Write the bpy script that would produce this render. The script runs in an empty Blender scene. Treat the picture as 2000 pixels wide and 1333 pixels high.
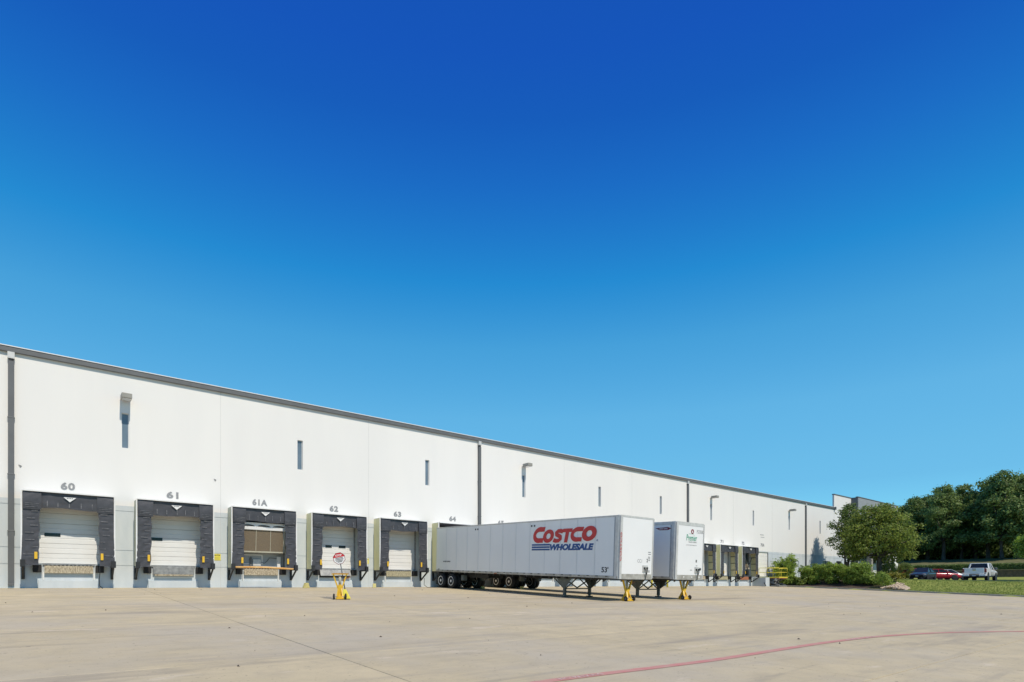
import bpy, bmesh, math, random
import numpy as np
from mathutils import Vector, Matrix, noise as mnoise

# ------------------------------------------------------------------ scene, camera, light
C = bpy.context.scene
COL = C.collection
R = math.radians
rng = np.random.default_rng(7)
random.seed(7)
PHI = R(51.1)
CP, SP = math.cos(PHI), math.sin(PHI)

cam_d = bpy.data.cameras.new('camera')
cam = bpy.data.objects.new('camera', cam_d)
COL.objects.link(cam)
cam.location = (0, -35.2, 0.17)
cam.rotation_euler = (R(90), 0, PHI - R(90))
cam_d.sensor_width = 36
cam_d.lens = 1133 / 2000 * 36
cam_d.shift_y = (1142 - 666.5) / 2000
cam_d.clip_start = 0.1
cam_d.clip_end = 3000
C.camera = cam

SUN_EL, SUN_AZ = R(51), R(1.5)       # the sun stands square to the dock wall, a touch to the right
world = bpy.data.worlds.new('World')
C.world = world
world.use_nodes = True
wn, wl = world.node_tree.nodes, world.node_tree.links
wn.clear()
wo = wn.new('ShaderNodeOutputWorld')
wb = wn.new('ShaderNodeBackground')
sky = wn.new('ShaderNodeTexSky')
sky.sky_type = 'NISHITA'
sky.sun_disc = False
sky.sun_elevation = SUN_EL
sky.sun_rotation = R(180) - SUN_AZ
sky.altitude = 200
sky.air_density = 1.0
sky.dust_density = 0.6
sky.ozone_density = 4.0
hsv = wn.new('ShaderNodeHueSaturation')
hsv.inputs['Saturation'].default_value = 1.0
hsv.inputs['Value'].default_value = 1.0
wb.inputs['Strength'].default_value = 0.12
wl.new(sky.outputs[0], hsv.inputs['Color'])
tc = wn.new('ShaderNodeTexCoord'); sep = wn.new('ShaderNodeSeparateXYZ'); rmp = wn.new('ShaderNodeValToRGB')
wl.new(tc.outputs['Generated'], sep.inputs[0])
# the deep clear blue facing away from the sun goes on all round: look the sky up by height only
zz = wn.new('ShaderNodeMath'); zz.operation = 'MULTIPLY'; om = wn.new('ShaderNodeMath'); om.operation = 'SUBTRACT'; om.inputs[0].default_value = 1.0
sq = wn.new('ShaderNodeMath'); sq.operation = 'SQRT'; cmb = wn.new('ShaderNodeCombineXYZ')
wl.new(sep.outputs['Z'], zz.inputs[0]); wl.new(sep.outputs['Z'], zz.inputs[1]); wl.new(zz.outputs[0], om.inputs[1]); wl.new(om.outputs[0], sq.inputs[0])
wl.new(sq.outputs[0], cmb.inputs['Y']); wl.new(sep.outputs['Z'], cmb.inputs['Z']); wl.new(cmb.outputs[0], sky.inputs['Vector'])
wl.new(sep.outputs['Z'], rmp.inputs[0])
# the photograph's deep polarised blue: a tint of the Nishita sky by height above the horizon, the same all round
SKY = [(0.0, (0.1914, 0.3903, 0.4217)), (0.156, (0.1914, 0.3903, 0.4217)), (0.195, (0.2156, 0.4414, 0.4538)), (0.274, (0.2431, 0.5332, 0.5349)), (0.376, (0.1761, 0.5673, 0.6157)), (0.46, (0.0649, 0.5106, 0.6727)), (0.562, (0.0495, 0.3677, 0.6949)), (0.625, (0.0409, 0.2936, 0.6818)), (0.676, (0.0419, 0.268, 0.7106)), (0.735, (0.044, 0.262, 0.715)), (0.97, (0.36, 0.38, 0.5)), (1.0, (0.38, 0.4, 0.5))]
while len(rmp.color_ramp.elements) < len(SKY): rmp.color_ramp.elements.new(0.5)
for e_, (p_, c_) in zip(rmp.color_ramp.elements, SKY): e_.position = p_; e_.color = (*c_, 1)
mul = wn.new('ShaderNodeVectorMath'); mul.operation = 'MULTIPLY'; dbl = wn.new('ShaderNodeVectorMath'); dbl.operation = 'SCALE'; dbl.inputs['Scale'].default_value = 2.0
wl.new(hsv.outputs[0], mul.inputs[0]); wl.new(rmp.outputs[0], mul.inputs[1]); wl.new(mul.outputs[0], dbl.inputs[0])
wl.new(dbl.outputs[0], wb.inputs['Color'])
wl.new(wb.outputs[0], wo.inputs['Surface'])

sun_d = bpy.data.lights.new('sun', 'SUN')
sun_d.energy = 3.3
sun_d.angle = R(0.5)
sun_d.color = (1.0, 0.91, 0.76)
sun = bpy.data.objects.new('sun', sun_d)
COL.objects.link(sun)
sv = Vector((math.sin(SUN_AZ) * math.cos(SUN_EL), -math.cos(SUN_AZ) * math.cos(SUN_EL), math.sin(SUN_EL)))
sun.rotation_euler = sv.to_track_quat('Z', 'Y').to_euler()
sun.location = (0, -60, 80)

C.render.engine = 'CYCLES'
C.view_settings.view_transform = 'Standard'
C.view_settings.look = 'None'
C.view_settings.exposure = 0.25
C.view_settings.gamma = 1
C.view_settings.use_curve_mapping = False

# ------------------------------------------------------------------ materials
MATS = {}
def mat(name, col, rough=0.7, metal=0.0, var=0.06, scale=3.0, bump=0.0, bscale=40.0, col2=None, stretch=(1, 1, 1),
        spec=0.5, lo=0.35, hi=0.65, objrand=0.0):
    if name in MATS: return MATS[name]
    m = bpy.data.materials.new(name)
    m.use_nodes = True
    n, l = m.node_tree.nodes, m.node_tree.links
    b = n['Principled BSDF']
    b.inputs['Roughness'].default_value = rough
    b.inputs['Metallic'].default_value = metal
    b.inputs['Specular IOR Level'].default_value = spec
    g = n.new('ShaderNodeNewGeometry')
    mp = n.new('ShaderNodeMapping')
    mp.inputs['Scale'].default_value = stretch
    l.new(g.outputs['Position'], mp.inputs['Vector'])
    nz = n.new('ShaderNodeTexNoise')
    nz.inputs['Scale'].default_value = scale
    nz.inputs['Detail'].default_value = 6
    nz.inputs['Roughness'].default_value = 0.6
    l.new(mp.outputs[0], nz.inputs['Vector'])
    r = n.new('ShaderNodeValToRGB')
    c2 = col2 if col2 else tuple(c * (1 - 2 * var) for c in col)
    r.color_ramp.elements[0].position = lo
    r.color_ramp.elements[1].position = hi
    r.color_ramp.elements[0].color = (*c2, 1)
    r.color_ramp.elements[1].color = (*col, 1)
    l.new(nz.outputs['Fac'], r.inputs[0])
    src = r.outputs[0]
    if objrand:
        oi = n.new('ShaderNodeObjectInfo')
        mr = n.new('ShaderNodeMapRange')
        mr.inputs['To Min'].default_value = 1 - objrand
        mr.inputs['To Max'].default_value = 1 + objrand
        l.new(oi.outputs['Random'], mr.inputs['Value'])
        mx = n.new('ShaderNodeVectorMath'); mx.operation = 'SCALE'
        l.new(src, mx.inputs[0]); l.new(mr.outputs[0], mx.inputs['Scale'])
        src = mx.outputs[0]
    l.new(src, b.inputs['Base Color'])
    if bump:
        nb = n.new('ShaderNodeTexNoise')
        nb.inputs['Scale'].default_value = bscale
        nb.inputs['Detail'].default_value = 4
        l.new(g.outputs['Position'], nb.inputs['Vector'])
        bp = n.new('ShaderNodeBump')
        bp.inputs['Strength'].default_value = bump
        bp.inputs['Distance'].default_value = 0.02
        l.new(nb.outputs['Fac'], bp.inputs['Height'])
        l.new(bp.outputs[0], b.inputs['Normal'])
    MATS[name] = m
    return m

def concrete_mat():
    m = mat('court_concrete', (0.57, 0.48, 0.308), rough=0.9, scale=0.9, col2=(0.47, 0.40, 0.262), bump=0.25, bscale=30,
            lo=0.3, hi=0.7, objrand=0.045, spec=0.3)
    n, l = m.node_tree.nodes, m.node_tree.links
    b = n['Principled BSDF']
    src = b.inputs['Base Color'].links[0].from_socket
    g = [x for x in n if x.bl_idname == 'ShaderNodeNewGeometry'][0]
    def layer(src, scale, stretch, rot, lo, hi, col, fac, detail=5):
        mp = n.new('ShaderNodeMapping')
        mp.inputs['Scale'].default_value = stretch
        mp.inputs['Rotation'].default_value = (0, 0, rot)
        l.new(g.outputs['Position'], mp.inputs['Vector'])
        t = n.new('ShaderNodeTexNoise')
        t.inputs['Scale'].default_value = scale
        t.inputs['Detail'].default_value = detail
        t.inputs['Roughness'].default_value = 0.65
        l.new(mp.outputs[0], t.inputs['Vector'])
        mr = n.new('ShaderNodeMapRange')
        mr.inputs['From Min'].default_value = lo
        mr.inputs['From Max'].default_value = hi
        mr.inputs['To Max'].default_value = fac
        l.new(t.outputs['Fac'], mr.inputs['Value'])
        mx = n.new('ShaderNodeMix'); mx.data_type = 'RGBA'
        l.new(mr.outputs[0], mx.inputs['Factor'])
        l.new(src, mx.inputs['A'])
        mx.inputs['B'].default_value = (*col, 1)
        return mx.outputs['Result']
    src = layer(src, 1.0, (0.12, 0.9, 1), R(4), 0.54, 0.70, (0.30, 0.26, 0.21), 0.6)      # tyre sweeps
    src = layer(src, 1.3, (0.22, 1.6, 1), R(-9), 0.56, 0.72, (0.27, 0.24, 0.195), 0.55)
    src = layer(src, 0.18, (1, 1, 1), 0, 0.45, 0.65, (0.46, 0.415, 0.335), 0.7)
    src = layer(src, 0.9, (0.5, 1.2, 1), 1.0, 0.62, 0.70, (0.66, 0.57, 0.44), 0.6)
    src = layer(src, 5.0, (1, 1, 1), 0, 0.72, 0.78, (0.12, 0.11, 0.09), 0.75, 2)             # oil specks
    src = layer(src, 60.0, (1, 1, 1), 0, 0.55, 0.75, (0.40, 0.35, 0.285), 0.5, 2)           # aggregate grain
    src = layer(src, 2.2, (1, 1, 1), 0.4, 0.50, 0.72, (0.40, 0.345, 0.25), 0.55, 6)
    src = layer(src, 0.55, (0.10, 1.0, 1), R(17), 0.60, 0.68, (0.24, 0.21, 0.165), 0.5, 7)
    src = layer(src, 14.0, (1, 1, 1), 0, 0.66, 0.72, (0.20, 0.175, 0.135), 0.6, 2)
    l.new(src, b.inputs['Base Color'])
    return m

def leaf_mat(name, a, bcol, trans=0.35):
    m = bpy.data.materials.new(name)
    m.use_nodes = True
    n, l = m.node_tree.nodes, m.node_tree.links
    n.clear()
    o = n.new('ShaderNodeOutputMaterial')
    g = n.new('ShaderNodeNewGeometry')
    t = n.new('ShaderNodeTexNoise'); t.inputs['Scale'].default_value = 1.3; t.inputs['Detail'].default_value = 4
    l.new(g.outputs['Position'], t.inputs['Vector'])
    r = n.new('ShaderNodeValToRGB')
    r.color_ramp.elements[0].position = 0.36; r.color_ramp.elements[1].position = 0.64
    r.color_ramp.elements[0].color = (*a, 1); r.color_ramp.elements[1].color = (*bcol, 1)
    l.new(t.outputs['Fac'], r.inputs[0])
    rp = n.new('ShaderNodeMapRange'); rp.inputs['To Min'].default_value = 0.6; rp.inputs['To Max'].default_value = 1.45
    l.new(g.outputs['Random Per Island'], rp.inputs['Value'])
    mx = n.new('ShaderNodeVectorMath'); mx.operation = 'SCALE'
    l.new(r.outputs[0], mx.inputs[0]); l.new(rp.outputs[0], mx.inputs['Scale'])
    d = n.new('ShaderNodeBsdfPrincipled'); d.inputs['Roughness'].default_value = 0.5
    d.inputs['Specular IOR Level'].default_value = 0.35
    tr = n.new('ShaderNodeBsdfTranslucent')
    l.new(mx.outputs[0], d.inputs['Base Color']); l.new(mx.outputs[0], tr.inputs['Color'])
    ms = n.new('ShaderNodeMixShader'); ms.inputs[0].default_value = trans
    l.new(d.outputs[0], ms.inputs[1]); l.new(tr.outputs[0], ms.inputs[2])
    l.new(ms.outputs[0], o.inputs['Surface'])
    return m

M_wall = mat('white_wall_paint', (0.785, 0.77, 0.74), rough=0.75, scale=0.45, col2=(0.755, 0.742, 0.718), bump=0.08, bscale=25, stretch=(1, 1, 0.16))
M_band = mat('pale_grey_paint', (0.59, 0.63, 0.655), rough=0.8, scale=1.2, col2=(0.50, 0.55, 0.58), bump=0.08, bscale=25, stretch=(1, 1, 0.3))
M_joint = mat('joint_sealant', (0.55, 0.55, 0.54), rough=0.9)
M_gutter = mat('dark_grey_metal', (0.13, 0.135, 0.14), rough=0.5, metal=0.0, var=0.08)
M_spout = mat('grey_downspout_metal', (0.13, 0.135, 0.14), rough=0.5, var=0.08, scale=1)
M_white = mat('white_metal', (0.78, 0.78, 0.77), rough=0.45, var=0.03)
M_roof = mat('roof_membrane', (0.5, 0.5, 0.5), rough=0.9)
M_glass = mat('blue_grey_glass', (0.17, 0.23, 0.29), rough=0.12, var=0.1, scale=1, spec=0.6)
M_dglass = mat('dark_glass', (0.02, 0.022, 0.025), rough=0.12, var=0.2, spec=0.4)
M_vinyl = mat('charcoal_vinyl', (0.062, 0.062, 0.072), rough=0.48, scale=2.4, col2=(0.044, 0.045, 0.053), bump=0.08, bscale=7, spec=0.55)
M_scuff = mat('scuffed_vinyl', (0.26, 0.26, 0.275), rough=0.6, scale=11, col2=(0.075, 0.08, 0.09))
M_fibre = mat('yellow_fibreglass', (0.90, 0.82, 0.50), rough=0.5, scale=1.5, col2=(0.78, 0.73, 0.42), stretch=(1, 1, 0.35))
M_fibre2 = mat('weathered_beige_fibreglass', (0.70, 0.68, 0.55), rough=0.6, scale=2.0, col2=(0.52, 0.52, 0.36), stretch=(1, 1, 0.35))
M_door = mat('cream_door_paint', (0.77, 0.765, 0.745), rough=0.45, var=0.025, scale=1.5)
M_black = mat('black_steel', (0.025, 0.026, 0.028), rough=0.5, var=0.2)
M_rubber = mat('black_rubber', (0.022, 0.022, 0.023), rough=0.8, var=0.2, scale=6)
M_yellow = mat('safety_yellow', (0.80, 0.50, 0.03), rough=0.4, var=0.08, scale=8, col2=(0.66, 0.40, 0.03))
M_yellow2 = mat('lemon_yellow', (0.82, 0.70, 0.08), rough=0.45, var=0.06)
M_orange = mat('faded_orange', (0.78, 0.52, 0.22), rough=0.5, scale=3, col2=(0.72, 0.34, 0.08))
M_rust = mat('rusty_tan_plate', (0.50, 0.44, 0.32), rough=0.85, scale=14, col2=(0.19, 0.15, 0.105), bump=0.5, lo=0.34, hi=0.6, stretch=(1.6, 1, .6))
M_rust2 = mat('worn_olive_plate', (0.42, 0.38, 0.25), rough=0.85, scale=16, col2=(0.20, 0.18, 0.12), bump=0.4, lo=0.3, hi=0.6)
M_steel = mat('worn_grey_steel', (0.34, 0.35, 0.35), rough=0.5, metal=0.2, scale=6, col2=(0.20, 0.205, 0.21), bump=0.2)
M_redrust = mat('red_rust', (0.42, 0.15, 0.07), rough=0.8, scale=7, col2=(0.22, 0.09, 0.05))
M_trail = mat('trailer_white_skin', (0.88, 0.87, 0.85), rough=0.32, scale=0.6, col2=(0.84, 0.83, 0.81), stretch=(1, 1, 0.5))
M_tfront = mat('trailer_front_white', (0.80, 0.80, 0.80), rough=0.35, var=0.015, scale=0.7)
M_alu = mat('brushed_aluminium', (0.66, 0.65, 0.62), rough=0.42, metal=0.2, scale=5, col2=(0.54, 0.53, 0.51))
M_rail = mat('dusty_aluminium_rail', (0.56, 0.54, 0.49), rough=0.55, metal=0.3, scale=3, col2=(0.34, 0.32, 0.28))
M_liner = mat('trailer_seam', (0.42, 0.43, 0.44), rough=0.6)
M_red = mat('logo_red', (0.60, 0.030, 0.035), rough=0.4, var=0.04)
M_blue = mat('logo_blue', (0.010, 0.075, 0.27), rough=0.4, var=0.04)
M_green = mat('logo_green', (0.01, 0.30, 0.17), rough=0.4, var=0.04)
M_maroon = mat('logo_maroon', (0.22, 0.015, 0.03), rough=0.4)
M_ink = mat('black_lettering', (0.03, 0.03, 0.035), rough=0.5)
M_grey_ink = mat('grey_lettering', (0.27, 0.28, 0.285), rough=0.6, scale=12, col2=(0.36, 0.37, 0.375))
M_gear = mat('olive_grey_steel', (0.13, 0.14, 0.12), rough=0.6, scale=4, col2=(0.085, 0.09, 0.08))
M_rim = mat('wheel_rim_metal', (0.92, 0.91, 0.88), rough=0.3, metal=0.0, var=0.04)
M_flap = mat('grey_mudflap', (0.15, 0.165, 0.16), rough=0.8)
M_conc = concrete_mat()
M_kerb = mat('kerb_concrete', (0.32, 0.30, 0.25), rough=0.9, scale=3, col2=(0.27, 0.27, 0.22), bump=0.2)
M_path = mat('path_concrete', (0.50, 0.44, 0.34), rough=0.9, scale=2, col2=(0.40, 0.35, 0.27), bump=0.2)
M_asph = mat('asphalt', (0.075, 0.075, 0.073), rough=0.9, scale=20, col2=(0.045, 0.045, 0.045), bump=0.2)
M_grass = mat('lawn', (0.34, 0.36, 0.10), rough=0.9, scale=0.8, col2=(0.20, 0.25, 0.06), bump=0.8, bscale=30, spec=0.1, lo=0.3, hi=0.7)
M_dry = mat('dry_hill_grass', (0.19, 0.185, 0.095), rough=0.95, scale=0.9, col2=(0.11, 0.115, 0.05), bump=0.6, bscale=20, spec=0.1)
M_blade = mat('grass_blade', (0.33, 0.36, 0.10), rough=0.7, scale=1.5, col2=(0.20, 0.27, 0.055), spec=0.2)
M_mulch = mat('bark_mulch', (0.09, 0.06, 0.04), rough=0.95, scale=14, col2=(0.035, 0.024, 0.017), bump=0.9, bscale=30)
M_bark = mat('tree_bark', (0.13, 0.105, 0.085), rough=0.9, scale=6, col2=(0.05, 0.042, 0.035), bump=0.8, bscale=14, stretch=(1, 1, 0.3))
M_stone = mat('tan_field_stone', (0.62, 0.52, 0.38), rough=0.9, scale=5, col2=(0.40, 0.29, 0.19), bump=0.3)
M_wstone = mat('brown_wall_stone', (0.22, 0.16, 0.11), rough=0.9, scale=3, col2=(0.12, 0.10, 0.07), bump=0.4, bscale=10)
M_redpaint = mat('faded_red_paint', (0.54, 0.19, 0.175), rough=0.85, scale=3.5, col2=(0.50, 0.29, 0.235), bump=0.15, lo=0.35, hi=0.7)
M_linewhite = mat('faded_white_paint', (0.62, 0.50, 0.45), rough=0.85, scale=9, col2=(0.52, 0.30, 0.27))
M_mesh = mat('brown_cooler_pad', (0.22, 0.175, 0.115), rough=0.9, scale=60, col2=(0.13, 0.10, 0.07), bump=0.6, bscale=90)
M_beige = mat('beige_metal', (0.50, 0.48, 0.38), rough=0.6, scale=3, col2=(0.40, 0.37, 0.28))
M_grey = mat('grey_panel', (0.40, 0.43, 0.45), rough=0.6, scale=1.5)
M_offgrey = mat('mid_grey_paint', (0.30, 0.325, 0.345), rough=0.8, scale=0.6, col2=(0.265, 0.29, 0.31))
M_dkgrey = mat('charcoal_grey', (0.14, 0.15, 0.155), rough=0.8)
M_tan = mat('tan_stucco', (0.36, 0.33, 0.28), rough=0.9)
M_chock = mat('pale_yellow_rubber', (0.62, 0.55, 0.22), rough=0.8, var=0.15, scale=20)
M_tail = mat('tail_light_red', (0.22, 0.012, 0.015), rough=0.2)
M_lampg = mat('headlight_glass', (0.55, 0.56, 0.57), rough=0.1)
M_plate = mat('number_plate', (0.62, 0.60, 0.60), rough=0.5)
M_gold = mat('gold_emblem', (0.62, 0.45, 0.10), rough=0.35, metal=0.5)
L_oak = leaf_mat('bright_oak_leaves', (0.150, 0.200, 0.036), (0.32, 0.38, 0.075), .5)
L_dark = leaf_mat('dark_woodland_leaves', (0.120, 0.185, 0.056), (0.25, 0.34, 0.105), 0.5)
L_mid = leaf_mat('deep_green_leaves', (0.090, 0.145, 0.034), (0.20, 0.265, 0.062), 0.42)
L_bush = leaf_mat('shrub_leaves', (0.16, 0.25, 0.042), (0.35, 0.46, 0.085), 0.48)
L_clip = leaf_mat('clipped_shrub_leaves', (0.11, 0.17, 0.03), (0.24, 0.30, 0.055), 0.35)
L_yel = leaf_mat('yellow_shrub_leaves', (0.20, 0.20, 0.03), (0.34, 0.30, 0.045), 0.35)
L_lime = leaf_mat('lime_leaves', (0.18, 0.29, 0.035), (0.32, 0.44, 0.07), 0.45)

# ------------------------------------------------------------------ helpers
def tag(o, label=None, cat=None, group=None, kind=None):
    if label: o['label'] = label
    if cat: o['category'] = cat
    if group: o['group'] = group
    if kind: o['kind'] = kind
    return o

def empty(name, loc=(0, 0, 0), rot=(0, 0, 0), parent=None):
    o = bpy.data.objects.new(name, None)
    o.empty_display_size = 0.2
    o.location = loc; o.rotation_euler = rot
    COL.objects.link(o)
    if parent: o.parent = parent
    return o

def link_mesh(name, me, parent=None, loc=(0, 0, 0), rot=(0, 0, 0)):
    o = bpy.data.objects.new(name, me)
    o.location = loc; o.rotation_euler = rot
    COL.objects.link(o)
    if parent: o.parent = parent
    return o

def copy_tree(o, parent=None):
    c = o.copy(); COL.objects.link(c)
    if parent: c.parent = parent
    for ch in [x for x in KIDS.get(o.name, [])]:
        k = copy_tree(ch, c)
    return c
KIDS = {}
def index_kids():
    KIDS.clear()
    for o in bpy.data.objects:
        if o.parent: KIDS.setdefault(o.parent.name, []).append(o)

class MB:
    def __init__(s): s.v = []; s.f = []; s.mi = []; s.mats = []
    def _m(s, m):
        if m not in s.mats: s.mats.append(m)
        return s.mats.index(m)
    def poly(s, pts, m):
        i = len(s.v); s.v += [tuple(p) for p in pts]
        s.f.append(tuple(range(i, i + len(pts)))); s.mi.append(s._m(m)); return s
    def faces(s, vs, fs, m):
        i = len(s.v); s.v += [tuple(p) for p in vs]; k = s._m(m)
        for f in fs: s.f.append(tuple(i + a for a in f)); s.mi.append(k)
        return s
    def box(s, x0, x1, y0, y1, z0, z1, m, M=None):
        vs = [(x, y, z) for z in (z0, z1) for y in (y0, y1) for x in (x0, x1)]
        if M is not None: vs = [tuple(M @ Vector(p)) for p in vs]
        return s.faces(vs, [(0, 2, 3, 1), (4, 5, 7, 6), (0, 1, 5, 4), (2, 6, 7, 3), (0, 4, 6, 2), (1, 3, 7, 5)], m)
    def bar(s, a, b, w, h, m):
        a, b = Vector(a), Vector(b); d = b - a; L = d.length
        q = d.to_track_quat('X', 'Z').to_matrix().to_4x4(); q.translation = a
        return s.box(0, L, -w / 2, w / 2, -h / 2, h / 2, m, q)
    def tube(s, pts, rad, m, n=8, cap=True):
        pts = [Vector(p) for p in pts]
        if not hasattr(rad, '__len__'): rad = [rad] * len(pts)
        base = len(s.v); k = s._m(m)
        for i, p in enumerate(pts):
            d = (pts[min(i + 1, len(pts) - 1)] - pts[max(i - 1, 0)]).normalized()
            q = d.to_track_quat('Z', 'Y')
            for j in range(n):
                a = 2 * math.pi * j / n
                s.v.append(tuple(p + q @ Vector((math.cos(a) * rad[i], math.sin(a) * rad[i], 0))))
        for i in range(len(pts) - 1):
            for j in range(n):
                a, b2 = base + i * n + j, base + i * n + (j + 1) % n
                s.f.append((a, b2, b2 + n, a + n)); s.mi.append(k)
        if cap:
            s.f.append(tuple(base + j for j in reversed(range(n)))); s.mi.append(k)
            e = base + (len(pts) - 1) * n
            s.f.append(tuple(e + j for j in range(n))); s.mi.append(k)
        return s
    def lathe(s, prof, axis_pt, axis, m, n=24):
        # prof: list of (r, t) along axis
        ax = Vector(axis).normalized(); q = ax.to_track_quat('Z', 'Y'); c = Vector(axis_pt)
        base = len(s.v); k = s._m(m)
        for r, t in prof:
            for j in range(n):
                a = 2 * math.pi * j / n
                s.v.append(tuple(c + q @ Vector((math.cos(a) * r, math.sin(a) * r, t))))
        for i in range(len(prof) - 1):
            for j in range(n):
                a, b2 = base + i * n + j, base + i * n + (j + 1) % n
                s.f.append((a, b2, b2 + n, a + n)); s.mi.append(k)
        s.f.append(tuple(base + j for j in reversed(range(n)))); s.mi.append(k)
        e = base + (len(prof) - 1) * n
        s.f.append(tuple(e + j for j in range(n))); s.mi.append(k)
        return s
    def mesh(s, name, smooth=False):
        me = bpy.data.meshes.new(name)
        me.from_pydata(s.v, [], s.f)
        for m in s.mats: me.materials.append(m)
        me.polygons.foreach_set('material_index', s.mi)
        if smooth: me.polygons.foreach_set('use_smooth', [True] * len(s.f))
        me.update()
        return me
    def build(s, name, parent=None, loc=(0, 0, 0), rot=(0, 0, 0), smooth=False, bevel=0):
        o = link_mesh(name, s.mesh(name, smooth), parent, loc, rot)
        if bevel:
            b = o.modifiers.new('bevel', 'BEVEL'); b.width = bevel; b.segments = 2; b.limit_method = 'ANGLE'
        return o

def box_part(name, parent, m, x0, x1, y0, y1, z0, z1, bevel=0):
    return MB().box(x0, x1, y0, y1, z0, z1, m).build(name, parent, bevel=bevel)

FRONT = ((1, 0, 0), (0, 0, 1))       # lettering on a plane facing the camera side (-y)
SIDE = ((0, -1, 0), (0, 0, 1))       # lettering on a plane facing -x
def basis(o, X, Y):
    X, Y = Vector(X), Vector(Y); N = X.cross(Y)
    M = Matrix((X, Y, N)).transposed().to_4x4(); M.translation = Vector(o)
    return M
def text_part(name, parent, s, w, h, origin, XY, m, bold=0.0, shear=0.0, extr=0.004, spacing=1.0):
    cu = bpy.data.curves.new(name, 'FONT')
    cu.body = s; cu.size = 1; cu.offset = bold; cu.shear = shear; cu.extrude = 0.01; cu.resolution_u = 3
    cu.space_character = spacing
    to = bpy.data.objects.new('tmp', cu); COL.objects.link(to)
    dg = bpy.context.evaluated_depsgraph_get()
    me = bpy.data.meshes.new_from_object(to.evaluated_get(dg))
    bpy.data.objects.remove(to); bpy.data.curves.remove(cu)
    co = np.empty(len(me.vertices) * 3); me.vertices.foreach_get('co', co); co = co.reshape(-1, 3)
    mn, mxx = co.min(0), co.max(0)
    co = (co - mn) / np.maximum(mxx - mn, 1e-6) * np.array([w, h, extr])
    M = np.array(basis(origin, *XY))
    co = co @ M[:3, :3].T + M[:3, 3]
    me.vertices.foreach_set('co', co.ravel()); me.materials.clear(); me.materials.append(m); me.update()
    me.name = name
    return link_mesh(name, me, parent)

def leaves_mesh(name, pts, nrm, size, m, aspect=0.6):
    n = len(pts)
    nrm = nrm + rng.normal(0, 0.75, (n, 3)); nrm /= np.linalg.norm(nrm, axis=1)[:, None] + 1e-9
    t = rng.normal(0, 1, (n, 3)); t -= (t * nrm).sum(1)[:, None] * nrm; t /= np.linalg.norm(t, axis=1)[:, None] + 1e-9
    b = np.cross(nrm, t)
    sz = (size * rng.uniform(0.6, 1.35, n))[:, None]
    v = np.stack([pts - t * sz, pts - b * sz * aspect, pts + t * sz, pts + b * sz * aspect], 1).reshape(-1, 3)
    me = bpy.data.meshes.new(name)
    me.vertices.add(4 * n); me.vertices.foreach_set('co', v.ravel())
    me.loops.add(4 * n); me.loops.foreach_set('vertex_index', np.arange(4 * n, dtype=np.int32))
    me.polygons.add(n)
    me.polygons.foreach_set('loop_start', np.arange(0, 4 * n, 4, dtype=np.int32))
    me.polygons.foreach_set('loop_total', np.full(n, 4, dtype=np.int32))
    me.materials.append(m); me.update(); me.validate()
    return me

def blob_leaves(blobs, per_m2, clump=0.45, zmin=None):
    P, N = [], []
    for (cx, cy, cz, rx, ry, rz) in blobs:
        area = 4 * math.pi * ((rx * ry) ** 1.6 / 3 + (rx * rz) ** 1.6 / 3 + (ry * rz) ** 1.6 / 3) ** (1 / 1.6)
        nc = max(6, int(area * 1.1 / clump ** 2 * 0.5)); per = max(4, int(area * per_m2 / nc))
        d = rng.normal(0, 1, (nc, 3)); d /= np.linalg.norm(d, axis=1)[:, None]
        rad = rng.uniform(0.55, 1.08, nc)[:, None]
        cc = d * rad * np.array([rx, ry, rz])
        off = rng.normal(0, clump * 0.5, (nc, per, 3)) * np.array([1, 1, 0.6])
        p = (cc[:, None, :] + off).reshape(-1, 3)
        nn = np.repeat(d, per, 0) * 0.8 + off.reshape(-1, 3) / clump + np.array([0, 0, 0.4])
        P.append(p + np.array([cx, cy, cz])); N.append(nn)
    P = np.concatenate(P); N = np.concatenate(N)
    if zmin is not None:
        k = P[:, 2] > zmin; P, N = P[k], N[k]
    return P, N

# ------------------------------------------------------------------ ground
SL = 0.039
def zc(d): return -SL * min(max(d, -2), 58)
def kerb_x(d): return 68.2 - 0.096 * max(d, -3)
def sstep(a, b, t):
    t = min(max((t - a) / (b - a), 0), 1); return t * t * (3 - 2 * t)
def H(x, y):
    d = -y; k = kerb_x(d)
    if x < k: return zc(d)
    zp = 1.05 - 0.029 * min(max(d, -10), 70)
    z = (zc(d) + 0.13) * (1 - sstep(k, k + 6.5, x)) + zp * sstep(k, k + 6.5, x)
    z += (1.28 - zp) * sstep(99, 112, x) if x < 114 else (2.3 - zp)
    if x > 114: z += 1.55 * sstep(114, 122, x) + 0.9 * sstep(121, 130, x) + 3 * sstep(130, 260, x)
    return z

def sheet(xs, ys, m, dz, name, f=H, **kw):
    v = [(x, y, f(x, y) + dz) for y in ys for x in xs]
    n = len(xs)
    fs = [(j * n + i, j * n + i + 1, (j + 1) * n + i + 1, (j + 1) * n + i) for j in range(len(ys) - 1) for i in range(n - 1)]
    return MB().faces(v, fs, m).build(name, smooth=True, **kw)
def lin(a, b, n): return [a + (b - a) * i / n for i in range(n + 1)]

def ground_f(x, y):
    z = H(x, y)
    return z - 0.12 if x < kerb_x(-y) else z
xs = sorted(set([-1500, -600, -250, -120, -60, -30] + lin(0, 60, 6) + lin(61, 76, 60) + lin(76.5, 112, 24) + [113.8, 114.05] + lin(115, 135, 20) + [150, 180, 220, 260, 400, 800, 1600]))
ys = sorted(set([-1500, -700, -300, -150] + lin(-90, -60, 3) + lin(-58, 4, 62) + lin(6, 60, 12) + [100, 200, 500, 1500]))
g = sheet(xs, ys, M_grass, 0.0, 'ground', ground_f)
tag(g, kind='structure')
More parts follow.
